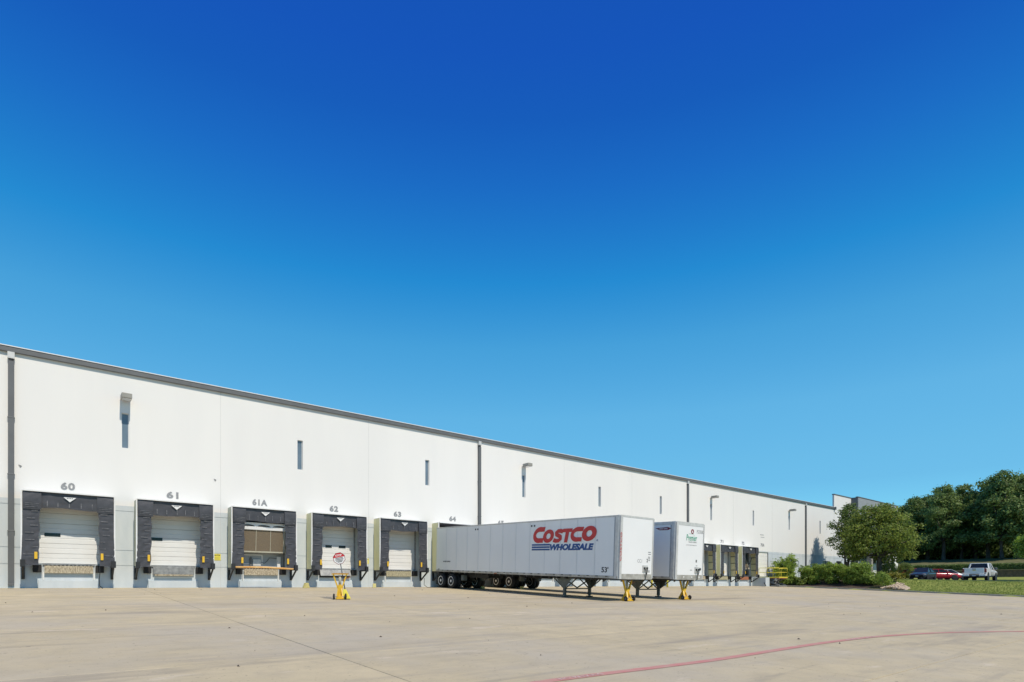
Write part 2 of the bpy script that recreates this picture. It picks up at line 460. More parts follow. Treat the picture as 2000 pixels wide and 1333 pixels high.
# the dry slope above the stone wall
hill = sheet(lin(115.2, 130, 14) + [150, 200, 260], lin(-70, 60, 60), M_dry, 0.03, 'hill')
tag(hill, kind='structure')

# concrete court: a base sheet and the slabs one can tell apart
pave = sheet([-300, -120, -60, -32, 0, 40, 62.5], [-260, -120, -58, -40, -20, 0.3], M_kerb, -0.045, 'pavement', lambda x, y: zc(-y))
tag(pave, kind='structure')
SX, SD, gap = 5.9, 6.1, 0.015
def slab_mesh():
    mb = MB()
    w, d, h, b = (SX - gap) / 2, (SD - gap) / 2, 0.045, 0.004
    top = [(-w + b, -d + b, 0), (w - b, -d + b, 0), (w - b, d - b, 0), (-w + b, d - b, 0)]
    mid = [(-w, -d, -b), (w, -d, -b), (w, d, -b), (-w, d, -b)]
    bot = [(x, y, -h) for x, y, _ in mid]
    vs = top + mid + bot
    fs = [(0, 1, 2, 3)] + [(4 + i, 4 + (i + 1) % 4, (i + 1) % 4, i) for i in range(4)] + [(8 + i, 8 + (i + 1) % 4, 4 + (i + 1) % 4, 4 + i) for i in range(4)]
    mb.faces(vs, fs, M_conc)
    return mb.mesh('concrete_slab')
sm = slab_mesh()
tilt = math.atan(SL)
for i in range(-6, 12):
    for j in range(-1, 9):
        d0 = 1.35 + SD * j + SD / 2
        xc = 3.75 + SX * i + SX / 2
        if xc + SX / 2 > kerb_x(d0 + 3) + 6.6: continue
        o = link_mesh('concrete_slab', sm, pave, (xc, -d0, -SL * d0 + random.uniform(-.002, .002)), (tilt, 0, 0))

# kerb along the landscape island
kp = [(kerb_x(d), -d) for d in [-1, 0, 4, 8, 12, 16, 20, 24, 30, 36, 44, 55, 70]]
mb = MB()
for (x0, y0), (x1, y1) in zip(kp[:-1], kp[1:]):
    prof = lambda x, y: [(x - 0.02, y, zc(-y) - 0.1), (x, y, zc(-y) + 0.13), (x + 0.03, y, zc(-y) + 0.155), (x + 0.17, y, zc(-y) + 0.155), (x + 0.17, y, zc(-y) - 0.1)]
    a, b = prof(x0, y0), prof(x1, y1)
    for i in range(4): mb.poly([a[i], b[i], b[i + 1], a[i + 1]], M_kerb)
tag(mb.build('kerb'), kind='structure')

# mulch bed under the shrubs, road of the car park
bed = sheet(lin(0, 1, 8), lin(0.0, 12.3, 12), M_mulch, 0.025, 'planting_bed', lambda s, d: 0)
me = bed.data
for v in me.vertices:
    s, d = v.co.x, v.co.y
    x = kerb_x(d) + 0.17 + s * 5.5; v.co = (x, -d, H(x, -d) + 0.03)
me.flip_normals() if me.polygons[0].normal.z < 0 else None
tag(bed, kind='structure')
road = sheet(lin(75.5, 99, 16), lin(-60, -1.5, 40), M_asph, 0.02, 'road')
tag(road, kind='structure')
# pale concrete gutter where the car park meets the lawn
mb = MB()
for a, b in zip(lin(-60, -9, 30)[:-1], lin(-60, -9, 30)[1:]):
    q = lambda x, y, z: (x, y, H(x, y) + z)
    mb.poly([q(75.2, a, .10), q(75.5, a, .10), q(75.5, b, .10), q(75.2, b, .10)], M_kerb)
    mb.poly([q(75.5, a, .10), q(75.5, a, 0), q(75.5, b, 0), q(75.5, b, .10)], M_kerb)
    mb.poly([q(75.2, a, 0), q(75.2, a, .10), q(75.2, b, .10), q(75.2, b, 0)], M_kerb)
tag(mb.build('kerb'), kind='structure')

# short grass tufts on the bank
n = 60000
gd = rng.uniform(11, 50, n); gx = np.array([kerb_x(d) for d in gd]) + 0.25 + rng.uniform(0, 1, n) ** 1.2 * 8.0
gz = np.array([H(x, -d) for x, d in zip(gx, gd)])
h = rng.uniform(0.03, 0.10, n); a = rng.uniform(0, 6.28, n); w = 0.022
V = np.empty((n, 3, 3))
V[:, 0] = np.stack([gx - np.cos(a) * w, -gd - np.sin(a) * w, gz], 1)
V[:, 1] = np.stack([gx + np.cos(a) * w, -gd + np.sin(a) * w, gz], 1)
V[:, 2] = np.stack([gx + rng.normal(0, .03, n), -gd + rng.normal(0, .03, n), gz + h], 1)
me = bpy.data.meshes.new('grass'); me.from_pydata(V.reshape(-1, 3).tolist(), [], np.arange(3 * n).reshape(-1, 3).tolist())
me.materials.append(M_blade)
tag(link_mesh('grass', me), 'short green grass on the bank between the court kerb and the car park', 'grass', kind='stuff')

# faded red fire lane stripe, laid on the slope
def on_court(px, py):
    r, dn = (px - 1000) / 1133, (py - 1142) / 1133
    n = SP - CP * r; q = (0.17 + SL * 35.2) / (dn + SL * n)
    return Vector((q * (CP + SP * r), -35.2 + q * n))
line = [on_court(*p) for p in [(985, 1345), (1071, 1331), (1190, 1315.5), (1300, 1302), (1400, 1289), (1510, 1271.5), (1590, 1259), (1650, 1251), (1720, 1243.5), (1825, 1237), (1910, 1234.8), (2000, 1233.8), (2060, 1233.9)]]
# resample smoothly
def catmull(P, k=8):
    out = []
    for i in range(len(P) - 1):
        p0, p1, p2, p3 = P[max(i - 1, 0)], P[i], P[i + 1], P[min(i + 2, len(P) - 1)]
        for j in range(k):
            t = j / k
            out.append(0.5 * ((2 * p1) + (p2 - p0) * t + (2 * p0 - 5 * p1 + 4 * p2 - p3) * t * t + (3 * p1 - p0 - 3 * p2 + p3) * t ** 3))
    return out + [P[-1]]
line = catmull(line)
LW = 0.088
mb = MB(); prev = None
for i, p in enumerate(line):
    t = (line[min(i + 1, len(line) - 1)] - line[max(i - 1, 0)]).normalized(); nn = Vector((-t.y, t.x)) * LW
    a, b = p + nn, p - nn
    a, b = (a.x, a.y, a.y * SL + 0.006), (b.x, b.y, b.y * SL + 0.006)
    if prev: mb.poly([prev[1], b, a, prev[0]], M_redpaint)
    prev = (a, b)
stripe = mb.build('fire_lane_stripe')
tag(stripe, 'faded red painted fire lane stripe curving over the concrete court', 'painted line')
for s, pa, pb in (('NO', (1092, 1327.8), (1113, 1325.2)), ('PARKING', (1120, 1324.5), (1176, 1317.3)), ('FIRE', (1655, 1250.8), (1680, 1248.2)), ('LANE', (1686, 1247.2), (1712, 1244.2))):
    a, b = on_court(*pa), on_court(*pb); t = (b - a); L = t.length; t.normalize()
    up = Vector((-t.y, t.x)); o0 = a - up * 0.05
    X = Vector((t.x, t.y, t.y * SL)).normalized(); Y = Vector((up.x, up.y, up.y * SL)).normalized()
    text_part('stripe_lettering', stripe, s, L, 0.10, (o0.x, o0.y, o0.y * SL + 0.008), (X, Y), M_linewhite, bold=0.02, extr=0.002)

# ------------------------------------------------------------------ warehouse
J0, PW = -1.17, 8.8
J = lambda k: J0 + PW * k
ZT = 11.05
wh = empty('warehouse', (0, 0, 0))
tag(wh, 'long white concrete warehouse with a grey base, dark gutter and a row of loading docks', 'warehouse')
def wall_mesh(x0, x1, z0, z1, openings, zband=4.15, grooves=(3.88, 1.89, 1.12), th=0.22, mtop=None, mlow=None):
    mtop = mtop or M_wall; mlow = mlow or M_band
    gw = 0.03
    xsv = sorted(set([x0, x1] + [o[0] for o in openings] + [o[1] for o in openings]))
    zsv = set([z0, z1] + [o[2] for o in openings] + [o[3] for o in openings])
    if z0 < zband < z1: zsv.add(zband)
    gr = [g_ for g_ in grooves if z0 < g_ < z1]
    for g_ in gr: zsv.add(g_ - gw / 2); zsv.add(g_ + gw / 2)
    zsv = sorted(zsv)
    isin = lambda x, z: any(o[0] < x < o[1] and o[2] < z < o[3] for o in openings)
    isg = lambda z: any(abs(z - g_) < gw / 2 for g_ in gr)
    mb = MB()
    for i in range(len(xsv) - 1):
        for j in range(len(zsv) - 1):
            a, b, c, d = xsv[i], xsv[i + 1], zsv[j], zsv[j + 1]
            xm, zm = (a + b) / 2, (c + d) / 2
            if isin(xm, zm): continue
            y = 0.02 if isg(zm) else 0
            m = mlow if zm < zband else mtop
            mb.poly([(a, y, c), (b, y, c), (b, y, d), (a, y, d)], m)
            mb.poly([(b, th, c), (a, th, c), (a, th, d), (b, th, d)], M_joint)
            if y:
                mb.poly([(a, 0, c), (b, 0, c), (b, y, c), (a, y, c)], m)
                mb.poly([(a, y, d), (b, y, d), (b, 0, d), (a, 0, d)], m)
    for (a, b, c, d) in openings:
        mb.poly([(a, 0, c), (a, th, c), (a, th, d), (a, 0, d)], M_wall if c > zband else mlow)
        mb.poly([(b, th, c), (b, 0, c), (b, 0, d), (b, th, d)], M_wall if c > zband else mlow)
        mb.poly([(a, 0, c), (b, 0, c), (b, th, c), (a, th, c)], mtop if c > zband else mlow)
        mb.poly([(a, th, d), (b, th, d), (b, 0, d), (a, 0, d)], mtop if c > zband else mlow)
    mb.poly([(x0, th, z0), (x0, 0, z0), (x0, 0, z1), (x0, th, z1)], M_joint)
    mb.poly([(x1, 0, z0), (x1, th, z0), (x1, th, z1), (x1, 0, z1)], M_joint)
    mb.poly([(x0, 0, z1), (x1, 0, z1), (x1, th, z1), (x0, th, z1)], M_joint)
    return mb
docks = []      # (centre x, number)
numbers = {0: '60', 1: '61', 2: '61A', 3: '62', 4: '63', 5: '64', 6: '65', 13: '71', 14: '72', 15: '72A'}
def dock_c(m):
    k, r = divmod(m, 2); return J(k) + (2.12 if r == 0 else 6.52)
WIN = {}
for k in range(-3, 10):
    ops = [(J(k) + 4.22, J(k) + 4.54, 7.08, 8.85)]
    if k <= 7: ops += [(dock_c(2 * k + e) - 1.375, dock_c(2 * k + e) + 1.375, 1.16, 4.05) for e in (0, 1)]
    if k == 8: ops += [(75.25, 76.25, 0.97, 3.22)]
    if k == 9: ops += [(83.2, 85.5, 1.95, 3.42)]
    wall_mesh(J(k) + 0.006, J(k + 1) - 0.006, -0.3, ZT - 0.15, ops).build('wall_panel', wh)
    # slit window: frame, pane
    xa = J(k) + 4.22
    w = MB().box(xa, xa + .32, .10, .16, 7.08, 7.11, M_white).box(xa, xa + .32, .10, .16, 8.82, 8.85, M_white)\
        .box(xa, xa + .03, .10, .16, 7.11, 8.82, M_white).box(xa + .29, xa + .32, .10, .16, 7.11, 8.82, M_white).build('window', wh)
    box_part('pane', w, M_glass, xa + .03, xa + .29, .125, .135, 7.11, 8.82)
for k in range(-2, 10): box_part('joint_sealant', wh, M_joint, J(k) - .0055, J(k) + .0055, .006, .20, -.2, 10.8)
# roof, gutter, end and back walls
box_part('roof', wh, M_roof, J(-3) - .1, J(10), 0.0, 60, ZT - 0.15, ZT)
mb = MB().box(J(-3), J(10), -0.14, -0.001, 10.82, 11.06, M_gutter)
mb.build('gutter', wh, bevel=0.015)
box_part('drip_edge', wh, M_white, J(-3), J(10), -0.17, 0.1, 11.062, 11.10)
box_part('gutter_end', wh, M_gutter, J(10) - .05, J(10) + .25, -0.24, -0.001, 10.7, 11.12)
MB().box(J(-3), J(-3) + .2, .222, 60, -.3, 10.8, M_wall).box(J(-3), J(10), 59.8, 60.0, -.3, 10.8, M_wall).build('rear_wall', wh)
box_part('interior_floor', wh, M_joint, J(-3), J(10), .26, 59, 1.0, 1.12)
for k in (0, 3, 6, 9):
    x = J(k)
    sp = MB().box(x - .11, x + .11, -.16, -.002, .22, 10.40, M_spout).box(x - .11, x + .11, -.28, -.162, .12, .22, M_spout)
    for z in (2.6, 5.2, 7.8): sp.box(x - .13, x + .13, -.168, -.001, z, z + .05, M_spout)
    s = sp.build('downspout', wh, bevel=0.01)
    box_part('outlet_box', s, M_alu, x - .125, x + .125, -.18, -.003, 10.52, 10.815)
    box_part('outlet_neck', s, M_black, x - .09, x + .09, -.14, -.004, 10.40, 10.52)
# flood lights over some windows
M_lampbox = mat('grey_lamp_housing', (0.30, 0.29, 0.26), rough=.5)
def lamp(x):
    l = MB().box(x - .22, x + .22, -.80, -.12, 9.44, 9.68, M_lampbox).build('flood_light', wh, bevel=0.02)
    box_part('lamp_arm', l, M_beige, x - .06, x + .06, -.12, -.001, 9.50, 9.60)
    box_part('lens', l, M_lampg, x - .18, x + .18, -.74, -.25, 9.425, 9.439)
for k in (-3, 0, 3, 6, 8): lamp(J(k) + 4.38)

M_num = mat('number_grey', (0.215, 0.22, 0.225), rough=.6, scale=20, col2=(0.30, 0.305, 0.31))
def number_sign(m):
    s = numbers[m]; c = dock_c(m); w = 0.265 * len(s) + .02
    text_part('dock_number', wh, s, w, 0.36, (c - w / 2 - .05, -0.002, 4.72), FRONT, M_num, bold=0.038, extr=0.02, spacing=1.1)
for m in numbers: number_sign(m)
MB().box(66.35, 67.2, -.012, -.002, 6.05, 6.13, M_grey_ink).build('wall_marking', wh)
MB().box(66.5, 67.35, -.012, -.002, 5.78, 5.84, M_grey_ink).build('wall_marking', wh)

# dock doors, each with its sections
def dock_door(c, win=((-1.02, -.32),), open_=False):
    f = MB()
    fr = f.box(c - 1.30, c + 1.30, .15, .21, 3.98, 4.05, M_steel).build('dock_door', wh)
    for a in (c - 1.375, c + 1.301): box_part('jamb', fr, M_steel, a, a + .074, .02, .20, 1.16, 4.05)
    if open_: return fr
    H0 = 1.17; hs = 0.48
    for i in range(6):
        z0 = H0 + i * hs
        mb = MB(); y = .10
        # a ribbed section: two shallow pans with a proud rib
        prof = [(0, .03), (.012, 0), (.22, 0), (.232, .014), (.25, .014), (.262, 0), (.466, 0), (.478, .03)]
        for (a, ya), (b, yb) in zip(prof[:-1], prof[1:]):
            mb.poly([(c - 1.295, y + ya, z0 + a), (c + 1.295, y + ya, z0 + a), (c + 1.295, y + yb, z0 + b), (c - 1.295, y + yb, z0 + b)], M_door)
        mb.build('door_section', fr)
    for a, b in win:
        box_part('vision_window', fr, M_dglass, c + a, c + b, .085, .099, H0 + 3 * hs - .02 - .13, H0 + 3 * hs - .02 + .03)
    return fr
DOORWIN = {0: ((-.93, -.33),), 1: ((-1.05, -.5),), 3: ((-.55, -.15), (.3, .75)), 4: ((-1.25, -.85),)}
for m in range(-6, 16):
    dock_door(dock_c(m), DOORWIN.get(m, ((-.9, -.3),)) if m != 15 else (), open_=(m in (2, 14)))
# man door and office window in the last panels
d = MB().box(75.25, 75.31, .03, .12, .97, 3.22, M_grey).box(76.19, 76.25, .03, .12, .97, 3.22, M_grey).box(75.31, 76.19, .03, .12, 3.16, 3.22, M_grey).build('man_door', wh)
box_part('door_leaf', d, M_band, 75.31, 76.19, .06, .10, .97, 3.16)
box_part('door_window', d, M_lampg, 75.45, 75.75, .05, .059, 2.35, 2.85)
box_part('door_handle', d, M_alu, 76.05, 76.12, .02, .059, 1.95, 2.05)
d = MB().box(83.2, 83.26, .04, .12, 1.95, 3.42, M_black).box(85.44, 85.5, .04, .12, 1.95, 3.42, M_black).box(83.26, 85.44, .04, .12, 3.36, 3.42, M_black)\
    .box(83.26, 85.44, .04, .12, 1.95, 2.01, M_black).box(84.31, 84.37, .04, .12, 2.01, 3.36, M_black).build('office_window', wh)
box_part('pane', d, M_dglass, 83.26, 84.31, .07, .08, 2.01, 3.36); box_part('pane', d, M_dglass, 84.37, 85.44, .07, .08, 2.01, 3.36)

# ------------------------------------------------------------------ dock shelters
def cloth(fn, nu, nv, m, name, parent, smooth=True):
    vs = [fn(i / nu, j / nv) for j in range(nv + 1) for i in range(nu + 1)]
    fs = [(j * (nu + 1) + i, j * (nu + 1) + i + 1, (j + 1) * (nu + 1) + i + 1, (j + 1) * (nu + 1) + i) for j in range(nv) for i in range(nu)]
    return MB().faces(vs, fs, m).build(name, parent, smooth=smooth)
def wr(x, z, s, amp=0.010):
    return amp * (mnoise.noise(Vector((x * 2.3 + s, z * 3.1, s))) + .6 * mnoise.noise(Vector((x * 5 + z * 4, z * 6 - x * 3, s + 9))))
def shelter(loc_x, seed, mfib, occupied=False, torn=False):
    s = empty('dock_shelter', (loc_x, 0, 0))
    D = .85
    for sg in (-1, 1):
        a, b = sorted((sg * 1.72, sg * 1.755))
        box_part('side_panel', s, mfib, a, b, -D, -.001, 1.10, 4.44)
        a, b = sorted((sg * 1.715, sg * 1.775))
        box_part('corner_trim', s, M_white, a, b, -D - .035, -D - .001, 1.10, 4.47)
        # steel support bracket
        br = MB().box(sg * 1.70 - .06, sg * 1.70 + .06, -.07, -.002, .42, 1.09, M_black)
        br.box(sg * 1.70 - .05, sg * 1.70 + .05, -.98, -.002, 1.0, 1.08, M_black)
        br.bar((sg * 1.70, -.95, 1.0), (sg * 1.70, -.07, .45), .07, .08, M_black)
        br.box(sg * 1.70 - .09, sg * 1.70 + .09, -1.02, -.90, .98, 1.30, M_black)
        br.build('support_bracket', s)
    for z in (1.75, 2.5, 3.25): box_part('strap', s, M_black, 1.66, 1.718, -D + .03, -.05, z, z + .05)
    box_part('top_panel', s, M_white, -1.714, 1.714, -D - .12, -.001, 4.443, 4.475)
    box_part('head_trim', s, M_white, -1.714, 1.714, -D - .15, -D - .121, 4.42, 4.48)
    if occupied:
        cloth(lambda u, v: (-1.7 + 3.4 * u, -D - .03 + .5 * v + wr(u * 3, v, seed), 4.42 - .22 * v), 24, 6, M_vinyl, 'head_curtain', s)
        for sg in (-1, 1):
            cloth(lambda u, v: (sg * (1.70 - .24 * u) + (0.02 * math.sin(v * 60) * u), -D - .03 + .55 * u, 1.12 + 3.25 * v), 6, 40, M_vinyl, 'side_curtain', s)
        return s
    h = cloth(lambda u, v: (-1.705 + 3.41 * u, -D - .045 + .03 * abs(math.sin(u * math.pi * 3.5)) - .05 * v * 0 + wr(u * 3, v, seed), 4.44 - .74 * v - .03 * math.sin(u * 9 + seed)), 40, 10, M_vinyl, 'head_curtain', s)
    for i in range(5):
        x = -.85 + i * .42 + random.uniform(-.03, .03)
        box_part('stay_line', h, M_scuff, x - .012, x + .012, -D - .085, -D - .078, 3.76, 4.02 + random.uniform(-.06, .05))
    t = MB().faces([(-.24, -D - .10, 4.25), (.24, -D - .10, 4.25), (0, -D - .10, 4.03), (-.24, -D - .09, 4.25), (.24, -D - .09, 4.25), (0, -D - .09, 4.03)],
                   [(0, 2, 1), (3, 4, 5), (0, 1, 4, 3), (1, 2, 5, 4), (2, 0, 3, 5)], M_white).build('logo_mark', h)
    for i in range(4): box_part('logo_lettering', h, M_ink, -.11 + i * .06, -.11 + i * .06 + .035, -D - .104, -D - .1005, 4.185, 4.225)
    for sg in (-1, 1):
        f = cloth(lambda u, v: (sg * (1.70 - .66 * u), -D - .085 - .03 * math.sin(v * 3.0) + wr(u * 2, v * 2, seed + 3 * sg, .012), 4.40 - .80 * v + .015 * math.sin(u * 7)), 8, 12, M_vinyl, 'corner_flap', s)
        for z in (3.70, 3.78, 3.86):
            box_part('flap_fold', f, M_scuff, *sorted((sg * 1.12, sg * 1.62)), -D - .125, -D - .118, z, z + .014)
        lean = (.10 if torn and sg > 0 else 0)
        c = cloth(lambda u, v: (sg * (1.705 + .06 * (1 - v) ** 2 - (.60 + .02 * math.sin(v * 20 + seed)) * u - lean * (1 - v) ** 3 * u),
                                -D - .04 - .05 * (1 - v) ** 2 * u + .003 * abs(math.sin(v * math.pi * 8)) + (.002 + .002 * (seed % 2)) * math.sin(v * 46 + u * (5 + seed % 3) * sg) * (.3 + u) + wr(u * 2, v * 4, seed + 7 * sg, .012), 1.06 + 2.62 * v), 10, 56, M_vinyl, 'side_curtain', s)
        for i in range(7):
            z = 1.55 + i * .33
            a = random.uniform(.05, .3); b = a + random.uniform(.15, .3)
            box_part('stay_line', c, M_scuff, *sorted((sg * (1.12 + a * .6), sg * (1.12 + b))), -D - .098, -D - .088, z, z + .018)
        gs = box_part('guide_strip', c, M_yellow, *sorted((sg * 1.18, sg * 1.29)), -D - .135, -D - .12, 1.34, 1.66, bevel=.01)
    return s

def leveller(x, lip, kind='hang', ledge=True):
    s = empty('dock_leveller', (x, 0, 0))
    box_part('deck_edge', s, M_steel, -1.0, 1.0, -.06, -.001, 1.08, 1.155)
    if kind == 'hang':
        mb = MB(); T = Matrix.Translation((0, -.10, 1.06)) @ Matrix.Rotation(R(-6), 4, 'X')
        mb.box(-.93, .93, -.03, 0, -.36, 0, lip, T); mb.build('lip_plate', s, bevel=.008)
        hg = MB()
        for i in range(12): hg.box(-.9 + i * .155, -.9 + i * .155 + .08, -.13, -.062, 1.05, 1.10, M_black)
        hg.build('hinge', s)
        MB().box(-.99, -.95, -.10, -.003, .38, .74, M_white).build('lip_keeper', s); MB().box(.95, .99, -.10, -.003, .38, .74, M_white).build('lip_keeper', s)
    elif kind == 'grey':
        mb = MB(); mb.box(-.95, .95, -.13, -.062, .70, 1.08, lip); mb.build('lip_plate', s, bevel=.008)
        box_part('lip_foot', s, M_rust, -.88, .88, -.20, -.131, .62, .70)
    else:
        mb = MB(); T = Matrix.Translation((0, -.07, 1.08)) @ Matrix.Rotation(R(-24), 4, 'X')
        mb.box(-.98, .98, -.03, 0, -.42, 0, lip, T); mb.build('lip_plate', s, bevel=.008)
        box_part('lip_shade_block', s, M_black, -.98, .98, -.05, -.002, .60, 1.04)  # black block stands in for the shade behind the tilted lip
    for sg in (-1, 1): box_part('bumper', s, M_rubber, *sorted((sg * 1.03, sg * 1.36)), -.24, -.002, .74, 1.10, bevel=.02)
    if ledge:
        box_part('ledge', s, M_band, -1.15, 1.15, -.10, -.002, -.05, .37, bevel=.01)
    return s

random.seed(11)
NEAR = {
    -1: 'black dock shelter cut by the left edge, left of the dark downspout',
    0: 'black dock shelter numbered 60, first one right of the wide dark downspout',
    1: 'black dock shelter numbered 61, just left of the yellow caution sign and the cooler dock',
    2: 'black dock shelter under the number 61A with a brown cooler inside',
    3: 'black yellow-sided dock shelter numbered 62, behind the stop sign stand',
    4: 'black yellow-sided dock shelter numbered 63, between the stop sign and the lettered trailer',
    5: 'dock shelter under the number 64 with a white trailer backed in',
    6: 'dock shelter under the number 65, mostly hidden behind the red-lettered trailer',
    12: 'black dock shelter just right of the green-lettered trailer',
    13: 'black yellow-sided dock shelter numbered 71, second one right of the green-lettered trailer',
    14: 'black dock shelter under the number 72, beside the yellow lift',
}
for m in range(-1, 15):
    s = shelter(dock_c(m), m * 3.7 + 20, M_fibre2 if m < 3 else M_fibre, occupied=(m in (5, 6)), torn=(m in (1, 4)))
    lab = NEAR.get(m, 'dock shelter hidden behind the two parked trailers' if m > 0 else 'dock shelter beyond the left edge')
    tag(s, lab, 'dock shelter', 'dock shelters along the warehouse wall')
    kind, lip = {1: ('grey', M_steel), 3: ('tilt', M_steel), 4: ('hang', M_rust2), 13: ('hang', M_rust2), 14: ('hang', M_redrust)}.get(m, ('hang', M_rust))
    if m == 2: lip = M_rust
    if m not in (5, 6):
        l = leveller(dock_c(m), lip, kind)
        num = numbers.get(m)
        lab = {-1: 'dock leveller below the shelter at the left edge', 0: 'tan rusty dock leveller lip below door 60', 1: 'grey dock leveller lip below door 61',
               2: 'rust stained dock leveller lip below opening 61A', 3: 'grey tilted dock leveller lip behind the stop sign', 4: 'olive worn dock leveller lip below door 63',
               12: 'dock leveller just right of the green-lettered trailer', 13: 'olive dock leveller lip below door 71', 14: 'red rusty dock leveller lip below opening 72'}.get(
               m, 'dock leveller seen only below the trailers' if m > 0 else 'dock leveller beyond the left edge')
        tag(l, lab, 'dock leveller', 'dock levellers below the doors')

# air coolers standing in two open docks
def cooler(x, tl, label, z0=2.06, w=2.36, yf=-.46):
    s = empty('air_cooler', (x, 0, 0))
    T = Matrix.Translation((0, yf, z0)) @ Matrix.Rotation(tl, 4, 'X')
    hh = 1.20
    MB().box(-w / 2, w / 2, .02, .55, 0, hh, M_beige, T).build('housing', s)
    fr = MB()
    fr.box(-w / 2, w / 2, -.04, .018, -.07, 0, M_beige, T).box(w / 2 - .10, w / 2, -.04, .018, 0.001, hh, M_beige, T).box(-w / 2, -w / 2 + .05, -.04, .018, 0.001, hh, M_beige, T)
    for q in (-w / 6 - .03, w / 6 - .03): fr.box(q - .012, q + .012, -.03, .018, 0.001, hh, M_beige, T)
    fr.build('frame', s)
    for a, b in ((-w / 2 + .05, -w / 6 - .043), (-w / 6 - .017, w / 6 - .043), (w / 6 - .017, w / 2 - .10)):
        MB().box(a, b, 0.0, .018, 0.001, hh, M_mesh, T).build('cooling_pad', s)
    top = MB().box(-w / 2, w / 2, -.07, .5, hh + .002, hh + .42, M_white, T).build('top_hood', s, bevel=.02)
    for a, b in ((-w / 2 + .02, -w / 6 - .12), (-w / 6, w / 6 - .05), (w / 6 + .05, w / 2 - .05)):
        pts = [(a + (b - a) * i / 10, .09 * math.sin(math.pi * i / 10) ** .5) for i in range(11)]
        v = [tuple(T @ Vector((p, -.078, hh + .20 + q))) for p, q in pts]
        MB().poly(v, M_black).build('air_slot', top)
    tag(s, label, 'air cooler')
    return s
cx = dock_c(2)
cooler(cx + .02, R(5), 'beige cooler with three brown pads filling open dock 61A')
s = empty('control_panel', (cx, 0, 0))
box_part('backing_panel', s, M_grey, -1.29, 1.29, .12, .16, 1.16, 2.10)
box_part('switch_box', s, M_alu, -.42, .02, .02, .119, 1.24, 1.62, bevel=.01)
box_part('handle', s, M_dkgrey, -.58, -.48, .03, .119, 1.24, 1.72)
MB().box(-1.25, .12, .07, .118, 1.84, 1.90, M_white).box(.06, .12, .07, .118, 1.34, 1.838, M_white).box(-1.25, -.60, .07, .118, 1.34, 1.38, M_white).build('conduit', s)
MB().tube([(.05, .05, 1.45), (.2, .0, 1.40), (.35, .03, 1.52), (.5, .08, 1.72), (.8, .08, 1.70), (1.15, .09, 1.70)], .014, M_black, 6).build('cable', s)
box_part('side_post', s, M_white, .92, 1.12, .0, .118, 1.16, 1.80)
tag(s, 'grey panel with switch box and white conduit below the cooler in dock 61A', 'control panel')
b = MB().tube([(cx - 1.6, -1.06, 1.12), (cx, -1.06, 1.13), (cx + 1.5, -1.06, 1.06)], .055, M_orange, 10).build('barrier_bar', smooth=True)
tag(b, 'faded orange barrier bar lying across the front of dock 61A', 'barrier')
cx = dock_c(14)
s = cooler(cx, R(-22), 'brown cooler under a white hood tilting in open dock 72', z0=2.0, w=2.1, yf=-.15)
MB().bar((.95, -.55, 3.25), (.2, -.30, 1.75), .07, .07, M_black).build('strut', s)
MB().box(-.9, -.2, -.3, -.02, 3.66, 4.0, M_white).box(-.2, -.12, -.32, -.02, 3.5, 4.02, M_steel).build('vent_box', s)

# yellow caution notices on the grey wall
def notice(x, w, h, z, label):
    s = MB().box(x, x + w, -.015, -.002, z, z + h, M_yellow2).build('caution_sign')
    text_part('lettering', s, 'CAUTION', w * .8, h * .24, (x + w * .1, -.016, z + h * .66), FRONT, M_ink, bold=.03, extr=.002)
    for i in range(3): box_part('text_line', s, M_dkgrey, x + w * .12, x + w * .85, -.0175, -.0155, z + h * (.14 + .15 * i), z + h * (.17 + .15 * i))
    tag(s, label, 'sign', 'yellow caution signs on the dock wall')
notice((dock_c(1) + dock_c(2)) / 2 - .28, .36, .36, 1.50, 'yellow caution sign on the grey wall between docks 61 and 61A')
notice((dock_c(3) + dock_c(4)) / 2 - .28, .36, .36, 1.50, 'yellow caution sign on the grey wall between docks 62 and 63')
for x, z in ((-.85, 5.67), (7.35, 5.95)):
    MB().tube([(x - .06, -.01, z + .03), (x, -.06, z), (x + .05, -.02, z - .02)], .012, M_black, 5).box(x - .02, x + .02, -.02, -.001, z - .08, z - .02, M_steel).build('wall_hook', wh)
# hanging cables
c = MB().tube([(dock_c(0) + 1.14, -.95, 1.05), (dock_c(0) + 1.15, -.97, .7), (dock_c(0) + 1.12, -.96, .4), (dock_c(0) + 1.14, -1.0, .1), (dock_c(0) + 1.25, -1.15, -.02)], .018, M_black, 6).build('hanging_cable')
tag(c, 'thin black cable hanging from dock 60 to the ground', 'cable')
c = MB().tube([(dock_c(4) + 1.5, -.9, .6), (dock_c(4) + 1.45, -.95, .15), (dock_c(4) + 1.6, -1.1, -.02), (dock_c(4) + 2.3, -1.15, -.03), (dock_c(4) + 3.0, -.7, 0.0), (dock_c(4) + 3.1, -.3, .2)], .018, M_black, 6).build('hanging_cable')
tag(c, 'black cable looping along the ground below dock 63', 'cable')

